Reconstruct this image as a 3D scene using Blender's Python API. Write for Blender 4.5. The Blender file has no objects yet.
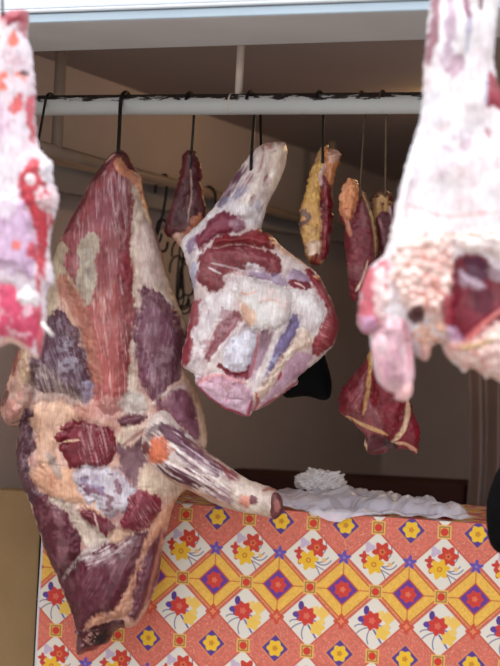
import bpy, bmesh, math, random
import numpy as np
from mathutils import Vector, Matrix

random.seed(4)
SC = bpy.context.scene
COL = SC.collection

# ------------------------------------------------------------------ camera
F = 1800.0                       # focal length in px of a 500 x 666 frame
CAMZ = 1.26
ROLL = 0.05
CX, CY = 250.0, 365.0            # principal point
RV = Vector((math.cos(ROLL), 0, math.sin(ROLL)))
UV = Vector((-math.sin(ROLL), 0, math.cos(ROLL)))
FV = Vector((0, 1, 0))
CAM = Vector((0, 0, CAMZ))

def ray(px, py):
    return FV + RV * ((px - CX) / F) + UV * (-(py - CY) / F)
def P(px, py, d):                # a point of the place at distance d in front of the camera
    return CAM + ray(px, py) * d
def PZ(px, py, z):               # ... or on the level plane z
    r = ray(px, py)
    return CAM + r * ((z - CAMZ) / r.z)

cam = bpy.data.cameras.new('camera')
cam_o = bpy.data.objects.new('camera', cam)
COL.objects.link(cam_o)
m = Matrix.Identity(4)
for i, v in enumerate((RV, UV, -FV)):
    for r_ in range(3):
        m[r_][i] = v[r_]
m.translation = CAM
cam_o.matrix_world = m
cam.sensor_fit = 'VERTICAL'
cam.sensor_height = 24.0
cam.lens = F / 666.0 * 24.0
cam.shift_y = (CY - 333.0) / 666.0
cam.shift_x = 0
cam.dof.use_dof = True
cam.dof.focus_distance = 4.5
cam.dof.aperture_fstop = 2.1
cam.clip_end = 200
SC.camera = cam_o

# ------------------------------------------------------------------ helpers
def lin(c):
    c = np.asarray(c, float) / 255.0
    return np.where(c <= 0.04045, c / 12.92, ((c + 0.055) / 1.055) ** 2.4)
def lin4(c):
    l = lin(c)
    return (float(l[0]), float(l[1]), float(l[2]), 1.0)

def link(o, parent=None):
    COL.objects.link(o)
    if parent is not None:
        o.parent = parent
    return o
def tag(o, label, cat=None, group=None):
    o['label'] = label
    if cat: o['category'] = cat
    if group: o['group'] = group
    return o
def empty(name, loc):
    o = bpy.data.objects.new(name, None)
    o.location = loc
    o.empty_display_size = 0.05
    return link(o)
def struct(o):
    o['kind'] = 'structure'
    return o

def mesh_obj(name, bm, mat, parent=None, loc=None, smooth=True):
    me = bpy.data.meshes.new(name)
    if loc is not None:
        bmesh.ops.translate(bm, verts=bm.verts[:], vec=-Vector(loc))
    bm.normal_update()
    bm.to_mesh(me); bm.free()
    for p in me.polygons: p.use_smooth = smooth
    me.materials.append(mat)
    o = bpy.data.objects.new(name, me)
    link(o, parent)
    if loc is not None and parent is None:
        o.location = loc
    return o

def smooth_path(pts, n=6):
    pts = [Vector(p) for p in pts]
    out = []
    L_ = len(pts)
    for i in range(L_ - 1):
        p0 = pts[max(i - 1, 0)]; p1 = pts[i]; p2 = pts[i + 1]; p3 = pts[min(i + 2, L_ - 1)]
        for k in range(n):
            t = k / n
            out.append(0.5 * ((2 * p1) + (p2 - p0) * t + (2 * p0 - 5 * p1 + 4 * p2 - p3) * t * t + (3 * p1 - p0 - 3 * p2 + p3) * t ** 3))
    out.append(pts[-1])
    return out

def tube(bm, pts, r, seg=10, r_end=None):
    pts = [Vector(p) for p in pts]
    n = len(pts)
    rings = []
    up = Vector((0.13, 0.97, 0.2)).normalized()
    for i, p in enumerate(pts):
        t = (pts[min(i + 1, n - 1)] - pts[max(i - 1, 0)]).normalized()
        a = t.cross(up)
        if a.length < 1e-4: a = t.cross(Vector((1, 0, 0)))
        a.normalize(); b = t.cross(a).normalized()
        rr = r if r_end is None else r + (r_end - r) * i / (n - 1)
        rings.append([bm.verts.new(p + (a * math.cos(2 * math.pi * k / seg) + b * math.sin(2 * math.pi * k / seg)) * rr) for k in range(seg)])
    for i in range(n - 1):
        for k in range(seg):
            bm.faces.new((rings[i][k], rings[i][(k + 1) % seg], rings[i + 1][(k + 1) % seg], rings[i + 1][k]))
    bm.faces.new(rings[0][::-1]); bm.faces.new(rings[-1])
    return bm

def hexa(bm, c):                 # eight corners: bottom ring then top ring
    v = [bm.verts.new(p) for p in c]
    for f in ((0, 3, 2, 1), (4, 5, 6, 7), (0, 1, 5, 4), (1, 2, 6, 5), (2, 3, 7, 6), (3, 0, 4, 7)):
        bm.faces.new([v[i] for i in f])
    bmesh.ops.recalc_face_normals(bm, faces=bm.faces[:])
    return bm
def slab(a, b, depth_vec, z0, z1):   # upright box over the segment a-b
    a = Vector(a); b = Vector(b); dv = Vector(depth_vec)
    q = [a, b, b + dv, a + dv]
    bm = bmesh.new()
    return hexa(bm, [Vector((p.x, p.y, z0)) for p in q] + [Vector((p.x, p.y, z1)) for p in q])
def bevel(bm, w, seg=2):
    bmesh.ops.bevel(bm, geom=bm.edges[:], offset=w, segments=seg, affect='EDGES', profile=0.6)
    return bm

# ------------------------------------------------------------------ noise and outlines (numpy)
def _h(ix, iy, seed):
    n = (ix.astype(np.int64) * 374761393 + iy.astype(np.int64) * 668265263 + seed * 982451653) & 0xffffffff
    n = ((n ^ (n >> 13)) * 1274126177) & 0xffffffff
    n = n ^ (n >> 16)
    return (n & 0xffff) / 65535.0
def vnoise(x, y, seed=0):
    ix = np.floor(x); iy = np.floor(y)
    fx = x - ix; fy = y - iy
    fx = fx * fx * fx * (fx * (fx * 6 - 15) + 10); fy = fy * fy * fy * (fy * (fy * 6 - 15) + 10)
    a = _h(ix, iy, seed); b = _h(ix + 1, iy, seed); c = _h(ix, iy + 1, seed); d = _h(ix + 1, iy + 1, seed)
    return (a * (1 - fx) + b * fx) * (1 - fy) + (c * (1 - fx) + d * fx) * fy
def fbm(x, y, seed=0, octv=3):
    s = 0; a = 1; t = 0
    for i in range(octv):
        s = s + a * vnoise(x * 2 ** i + 17.3 * i, y * 2 ** i - 9.1 * i, seed + i); t += a; a *= 0.5
    return s / t
def cells(x, y, seed=0):         # distance to the nearest scattered point: lumps
    ix = np.floor(x); iy = np.floor(y)
    best = np.full(x.shape, 9.0)
    for dx in (-1, 0, 1):
        for dy in (-1, 0, 1):
            cx_ = ix + dx; cy_ = iy + dy
            qx = cx_ + _h(cx_, cy_, seed); qy = cy_ + _h(cx_, cy_, seed + 91)
            best = np.minimum(best, np.hypot(x - qx, y - qy))
    return best
def sstep(a, b, x):
    t = np.clip((x - a) / (b - a), 0, 1)
    return t * t * (3 - 2 * t)
def chaikin(poly, it=2, closed=True):
    p = np.asarray(poly, float)
    for _ in range(it):
        if closed:
            q = np.roll(p, -1, 0)
            p = np.stack([p * .75 + q * .25, p * .25 + q * .75], 1).reshape(-1, 2)
        else:
            q = p[1:]; r_ = p[:-1]
            mid = np.stack([r_ * .75 + q * .25, r_ * .25 + q * .75], 1).reshape(-1, 2)
            p = np.vstack([p[:1], mid, p[-1:]])
    return p
def poly_dist(x, y, poly, closed=True, nearest=False):
    p = np.asarray(poly, float)
    a = p if closed else p[:-1]
    b = np.roll(p, -1, 0) if closed else p[1:]
    best = np.full(x.shape, 1e9); inside = np.zeros(x.shape, bool)
    nx = np.zeros(x.shape); ny = np.zeros(x.shape); tt = np.zeros(x.shape)
    M = len(a)
    for k in range(M):
        ax, ay = a[k]; bx, by = b[k]
        ex, ey = bx - ax, by - ay
        L2 = ex * ex + ey * ey + 1e-12
        t = np.clip(((x - ax) * ex + (y - ay) * ey) / L2, 0, 1)
        qx = ax + t * ex; qy = ay + t * ey
        d = (x - qx) ** 2 + (y - qy) ** 2
        w = d < best
        best = np.where(w, d, best)
        if nearest:
            nx = np.where(w, qx, nx); ny = np.where(w, qy, ny)
        if not closed:
            tt = np.where(w, (k + t) / M, tt)
        if closed and ay != by:
            c = ((ay > y) != (by > y)) & (x < (bx - ax) * (y - ay) / (by - ay) + ax)
            inside ^= c
    best = np.sqrt(best)
    if closed:
        best = np.where(inside, best, -best)
    if nearest: return best, nx, ny
    if not closed: return best, tt
    return best

# ------------------------------------------------------------------ flesh builder
GAIN = 0.84                      # albedo per displayed colour
class Lay:
    pass
def A(poly, col, soft=2.0, warp=4.0, op=1.0, bump=0.0, bs=9.0, streak=None, mott=None, it=1, lump=None, wf=0.09):
    l = Lay(); l.kind = 'area'; l.__dict__.update(poly=poly, col=col, soft=soft, warp=warp, op=op, bump=bump, bs=bs, streak=streak, mott=mott, it=it, lump=lump, wf=wf)
    return l
def S(line, w, col, soft=1.2, op=1.0, bump=0.0, taper=True, warp=1.5, streak=None):
    l = Lay(); l.kind = 'stroke'; l.__dict__.update(poly=line, w=w, col=col, soft=soft, op=op, bump=bump, taper=taper, warp=warp, streak=streak, mott=None, lump=None)
    return l
def E(cx, cy, rx, ry, *a, **k):
    return A([(cx + rx * math.cos(t), cy + ry * math.sin(t)) for t in np.linspace(0, 2 * math.pi, 10, endpoint=False)], *a, **k)
def streak_mask(x, y, s, seed):
    ang, ac, al, lo, hi = s
    c, n = math.cos(math.radians(ang)), math.sin(math.radians(ang))
    u = x * c + y * n; v = -x * n + y * c            # u runs along the fibre
    wob = (vnoise(x / 40, y / 40, seed + 5) - .5) * 7
    a_ = fbm(u / al, (v + wob) / (ac * .8), seed, 2); b_ = fbm(u / (al * .5), (v + wob) / (ac * 1.7), seed + 9, 2)
    return sstep(lo - .06, hi + .06, a_ * .6 + b_ * .4)

def flesh(name, outline, d, base, layers, T=14, R=30, g=1.3, mat=None, parent=None, origin=None, seed=0, back=0.6,
          jag=0.8, jagf=0.25, rough=0.9, lift=0.0, wav=2.0, it=2, tilt=(0, 0, 0, 0), expn=0.5, grain=(90, 1.5, 20), blotch=.5, pale_amt=.12, contrast=.17):
    """One closed piece of meat. Outline in photo px at distance d; its depth is inflated from the outline
    (T px thick at R px from the rim) and every muscle or fat area of `layers` swells on its own."""
    out = chaikin(outline, it)
    x0, y0 = out.min(0) - 2 * g; x1, y1 = out.max(0) + 2 * g
    gx = np.arange(x0, x1 + g, g); gy = np.arange(y0, y1 + g, g)
    X, Y = np.meshgrid(gx, gy)
    sd, nx, ny = poly_dist(X, Y, out, nearest=True)
    ins = sd > 0.3 * g
    H_, W_ = X.shape
    cell = ins[:-1, :-1] | ins[:-1, 1:] | ins[1:, :-1] | ins[1:, 1:]
    used = np.zeros_like(ins)
    used[:-1, :-1] |= cell; used[:-1, 1:] |= cell; used[1:, :-1] |= cell; used[1:, 1:] |= cell
    X = np.where(ins, X, nx); Y = np.where(ins, Y, ny)
    sd = np.where(ins, sd, 0.0)
    idx = np.where(used)
    x = X[idx]; y = Y[idx]; dist = sd[idx]; inn = ins[idx]
    N = len(x)
    r_ = np.clip(dist / R, 0, 1)
    prof = (1 - (1 - r_) ** 2) ** expn
    h = T * prof
    hb = T * back * prof
    rim = sstep(0, 6, dist)
    h = h + rim * wav * 2 * (fbm(x / 34, y / 34, seed + 3, 2) - .5)
    col = np.tile(lin(base), (N, 1))
    v = fbm(x / 22, y / 22, seed + 11, 4) - .5
    col = col * (1 + 0.45 * v[:, None] * np.array([.55, 1.0, 1.0]))
    for li, l in enumerate(layers):
        sdd = seed * 131 + li * 17 + 1
        pts = np.asarray(l.poly, float)
        mg = (l.soft + l.warp + (l.bs if l.kind == 'area' else l.w)) + 2
        bx0, by0 = pts.min(0) - mg; bx1, by1 = pts.max(0) + mg
        s_ = np.where((x > bx0) & (x < bx1) & (y > by0) & (y < by1))[0]
        if len(s_) == 0: continue
        xs = x[s_]; ys = y[s_]
        wx = xs + l.warp * 2 * (fbm(xs * .09, ys * .09, sdd, 3) - .5)
        wy = ys + l.warp * 2 * (fbm(xs * .09 + 40, ys * .09, sdd + 7, 3) - .5)
        if l.kind == 'area':
            wx = wx + 2.4 * (vnoise(xs * .33, ys * .33, sdd + 41) - .5); wy = wy + 2.4 * (vnoise(xs * .33 + 9, ys * .33, sdd + 43) - .5)
            c_, n_ = math.cos(math.radians(grain[0])), math.sin(math.radians(grain[0]))
            fe_ = vnoise((xs * c_ + ys * n_) / 16, (-xs * n_ + ys * c_) / 1.3, sdd + 47) - .5
            db_ = poly_dist(wx, wy, chaikin(pts, l.it)) + .9
            dd = db_ + min(l.soft, 4) * 1.1 * fe_
            mk = sstep(-l.soft * .7, l.soft * .7, dd)
            if l.bump: h[s_] += rim[s_] * (1.25 * l.bump * sstep(-l.soft * .5, l.bs, db_) - (1.3 if l.bump > 0 else 0) * np.exp(-(db_ / 1.8) ** 2))
        else:
            dd, tt = poly_dist(wx, wy, chaikin(pts, 2, False), closed=False)
            ww = l.w * (np.sin(np.clip(tt, 0.04, .96) * math.pi) ** .5 if l.taper else 1.0)
            mk = 1 - sstep(ww * .5 - l.soft * .5, ww * .5 + l.soft, dd)
            if l.bump: h[s_] += rim[s_] * l.bump * (1 - sstep(0, ww + l.soft, dd))
        if l.streak: mk = mk * streak_mask(xs, ys, l.streak, sdd + 3)
        if l.mott:
            sz, lo, hi = l.mott
            mk = mk * sstep(lo, hi, fbm(xs / sz, ys / sz, sdd + 9, 3))
        if l.lump:
            sz, amp = l.lump
            cw = cells(xs / sz, ys / sz, sdd + 13)
            h[s_] += rim[s_] * mk * amp * (1 - np.clip(cw, 0, 1) ** 1.6)
        mk = (mk * l.op)[:, None]
        vv = 1 + (.5 * (fbm(xs / 8, ys / 8, sdd + 2, 3) - .5) + .35 * (fbm(xs / 1.7, ys / 9, sdd + 4, 2) - .5))[:, None] * np.array([.8, 1., 1.])
        col[s_] = col[s_] * (1 - mk) + lin(l.col) * vv * mk
    an, fa_, fl_ = grain
    fib = streak_mask(x, y, (an, fa_, fl_, .3, .7), seed + 61) - .5
    blot = fbm(x / 7, y / 7, seed + 71, 3) - .5
    col = col * (1 + (.17 * fib + blotch * blot)[:, None] * np.array([.7, 1.0, .95]))
    pale = sstep(.56, .74, fbm(x / 13, y / 30, seed + 81, 4))[:, None] * pale_amt
    col = col * (1 - pale) + lin((206, 180, 176)) * pale
    h = h + rim * rough * (fbm(x / 5.5, y / 5.5, seed + 21, 2) - .5)
    lum_ = np.clip(col @ np.array([.3, .55, .15]), .01, 1)
    col = col * ((lum_ / .27) ** contrast)[:, None]
    mean_ = col.mean(1, keepdims=True); col = np.maximum(mean_ + (col - mean_) * 1.1, .003)
    # ragged rim
    jx = jag * 2 * (fbm(x * jagf, y * jagf, seed + 31, 2) - .5); jy = jag * 2 * (fbm(x * jagf + 50, y * jagf, seed + 33, 2) - .5)
    e = 1 - sstep(0, 5, dist)
    xx = x + jx * e; yy = y + jy * e
    h = np.maximum(h, -hb + 0.4 * rim)
    tx, ty, kx, ky = tilt                                # lean of the whole piece: px nearer per px from (tx, ty)
    ld = lift + (x - tx) * kx + (y - ty) * ky
    s = d / F
    o = np.array(P(250, 365, d))
    RVn, UVn, FVn = (np.array(v_) for v_ in (RV, UV, FV))
    def w3(hh):
        return o + RVn * ((xx - CX) * s)[:, None] + UVn * (-(yy - CY) * s)[:, None] - FVn * ((hh + ld) * s)[:, None]
    front = w3(h); bck = w3(-hb)
    nid = np.full((H_, W_), -1); nid[idx] = np.arange(N)
    bid = np.where(inn, N + np.cumsum(inn) - 1, np.arange(N))
    verts = np.vstack([front, bck[inn]])
    cols = np.vstack([col, col[inn]])
    ci, cj = np.where(cell)
    q = np.stack([nid[ci, cj], nid[ci + 1, cj], nid[ci + 1, cj + 1], nid[ci, cj + 1]], 1)
    qb = bid[q][:, ::-1]
    drop = (qb == q[:, ::-1]).all(1)
    faces = np.vstack([q, qb[~drop]])
    org = np.array(origin if origin is not None else verts.mean(0))
    me = bpy.data.meshes.new(name)
    verts = verts - org
    me.vertices.add(len(verts)); me.vertices.foreach_set('co', verts.astype(np.float32).ravel())
    me.loops.add(len(faces) * 4); me.loops.foreach_set('vertex_index', faces.astype(np.int32).ravel())
    me.polygons.add(len(faces))
    me.polygons.foreach_set('loop_start', np.arange(0, len(faces) * 4, 4, dtype=np.int32))
    me.update(calc_edges=True)
    me.polygons.foreach_set('use_smooth', np.ones(len(faces), bool))
    at = me.color_attributes.new('tint', 'FLOAT_COLOR', 'POINT')
    c4 = np.ones((len(cols), 4), np.float32); c4[:, :3] = np.clip(cols * GAIN, 0.004, .9)
    at.data.foreach_set('color', c4.ravel())
    me.materials.append(mat)
    ob = bpy.data.objects.new(name, me)
    link(ob, parent)
    if parent is None: ob.location = Vector(org)
    return ob

# ------------------------------------------------------------------ materials
def new_mat(name):
    mt = bpy.data.materials.new(name); mt.use_nodes = True
    nt = mt.node_tree
    return mt, nt, nt.nodes['Principled BSDF']
def nd(nt, t, **k):
    n = nt.nodes.new(t)
    for a, v in k.items(): setattr(n, a, v)
    return n
def plain(name, c, rough=0.5, metal=0.0, var=0.15, scale=8.0, bump=0.0, spec=0.5, bscale=None):
    mt, nt, b = new_mat(name)
    tc = nd(nt, 'ShaderNodeTexCoord')
    nz = nd(nt, 'ShaderNodeTexNoise'); nz.inputs['Scale'].default_value = scale; nz.inputs['Detail'].default_value = 5
    nt.links.new(tc.outputs['Object'], nz.inputs['Vector'])
    rp = nd(nt, 'ShaderNodeValToRGB')
    l = lin(c)
    for i, f in ((0, 1 - var), (1, 1 + var)):
        rp.color_ramp.elements[i].color = (min(l[0] * f, 1), min(l[1] * f, 1), min(l[2] * f, 1), 1)
    rp.color_ramp.elements[0].position = .3; rp.color_ramp.elements[1].position = .7
    nt.links.new(nz.outputs['Fac'], rp.inputs['Fac']); nt.links.new(rp.outputs['Color'], b.inputs['Base Color'])
    b.inputs['Roughness'].default_value = rough; b.inputs['Metallic'].default_value = metal
    b.inputs['Specular IOR Level'].default_value = spec
    if bump:
        n2 = nd(nt, 'ShaderNodeTexNoise'); n2.inputs['Scale'].default_value = bscale or scale * 6; n2.inputs['Detail'].default_value = 4
        nt.links.new(tc.outputs['Object'], n2.inputs['Vector'])
        bp = nd(nt, 'ShaderNodeBump'); bp.inputs['Strength'].default_value = bump; bp.inputs['Distance'].default_value = .01
        nt.links.new(n2.outputs['Fac'], bp.inputs['Height']); nt.links.new(bp.outputs['Normal'], b.inputs['Normal'])
    return mt
def flesh_mat(name, rough=0.42, fib=(300, 300, 34), bump=.16, coat=.22):
    mt, nt, b = new_mat(name)
    at = nd(nt, 'ShaderNodeAttribute'); at.attribute_name = 'tint'
    tc = nd(nt, 'ShaderNodeTexCoord'); mp = nd(nt, 'ShaderNodeMapping'); mp.inputs['Scale'].default_value = fib
    nt.links.new(tc.outputs['Object'], mp.inputs['Vector'])
    nz = nd(nt, 'ShaderNodeTexNoise'); nz.inputs['Scale'].default_value = 1.0; nz.inputs['Detail'].default_value = 4
    nt.links.new(mp.outputs['Vector'], nz.inputs['Vector'])
    mr = nd(nt, 'ShaderNodeMapRange'); mr.inputs['To Min'].default_value = .84; mr.inputs['To Max'].default_value = 1.16
    mr.inputs['From Min'].default_value = .25; mr.inputs['From Max'].default_value = .75
    nt.links.new(nz.outputs['Fac'], mr.inputs['Value'])
    mx = nd(nt, 'ShaderNodeMix', data_type='RGBA', blend_type='MULTIPLY'); mx.inputs['Factor'].default_value = 1
    nt.links.new(at.outputs['Color'], mx.inputs[6]); nt.links.new(mr.outputs['Result'], mx.inputs[7])
    nt.links.new(mx.outputs[2], b.inputs['Base Color'])
    n2 = nd(nt, 'ShaderNodeTexNoise'); n2.inputs['Scale'].default_value = 60; n2.inputs['Detail'].default_value = 3
    nt.links.new(tc.outputs['Object'], n2.inputs['Vector'])
    m2 = nd(nt, 'ShaderNodeMapRange'); m2.inputs['To Min'].default_value = rough - .14; m2.inputs['To Max'].default_value = rough + .2
    nt.links.new(n2.outputs['Fac'], m2.inputs['Value']); nt.links.new(m2.outputs['Result'], b.inputs['Roughness'])
    bp = nd(nt, 'ShaderNodeBump'); bp.inputs['Strength'].default_value = bump; bp.inputs['Distance'].default_value = .004
    nt.links.new(nz.outputs['Fac'], bp.inputs['Height']); nt.links.new(bp.outputs['Normal'], b.inputs['Normal'])
    b.inputs['Specular IOR Level'].default_value = .35
    b.inputs['Coat Weight'].default_value = coat; b.inputs['Coat Roughness'].default_value = .3
    return mt
M_FLESH = flesh_mat('raw_flesh')
M_FLESH2 = flesh_mat('raw_flesh_sunny', fib=(150, 150, 50), bump=.12)
# ================================================================== the hanging meat
mus = (152, 78, 82); deep = (102, 26, 42); wine = (88, 38, 54); vio = (128, 92, 112); pink = (190, 112, 108)
salmon = (176, 98, 90); fat = (208, 178, 164); cream = (216, 196, 168); white = (226, 214, 212); blu = (176, 170, 190)
tan = (200, 146, 120); flame = (222, 122, 88); grey = (186, 162, 152)
VERT = (90, 1.6, 22, .45, .72)          # white fibres down the muscle

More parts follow.
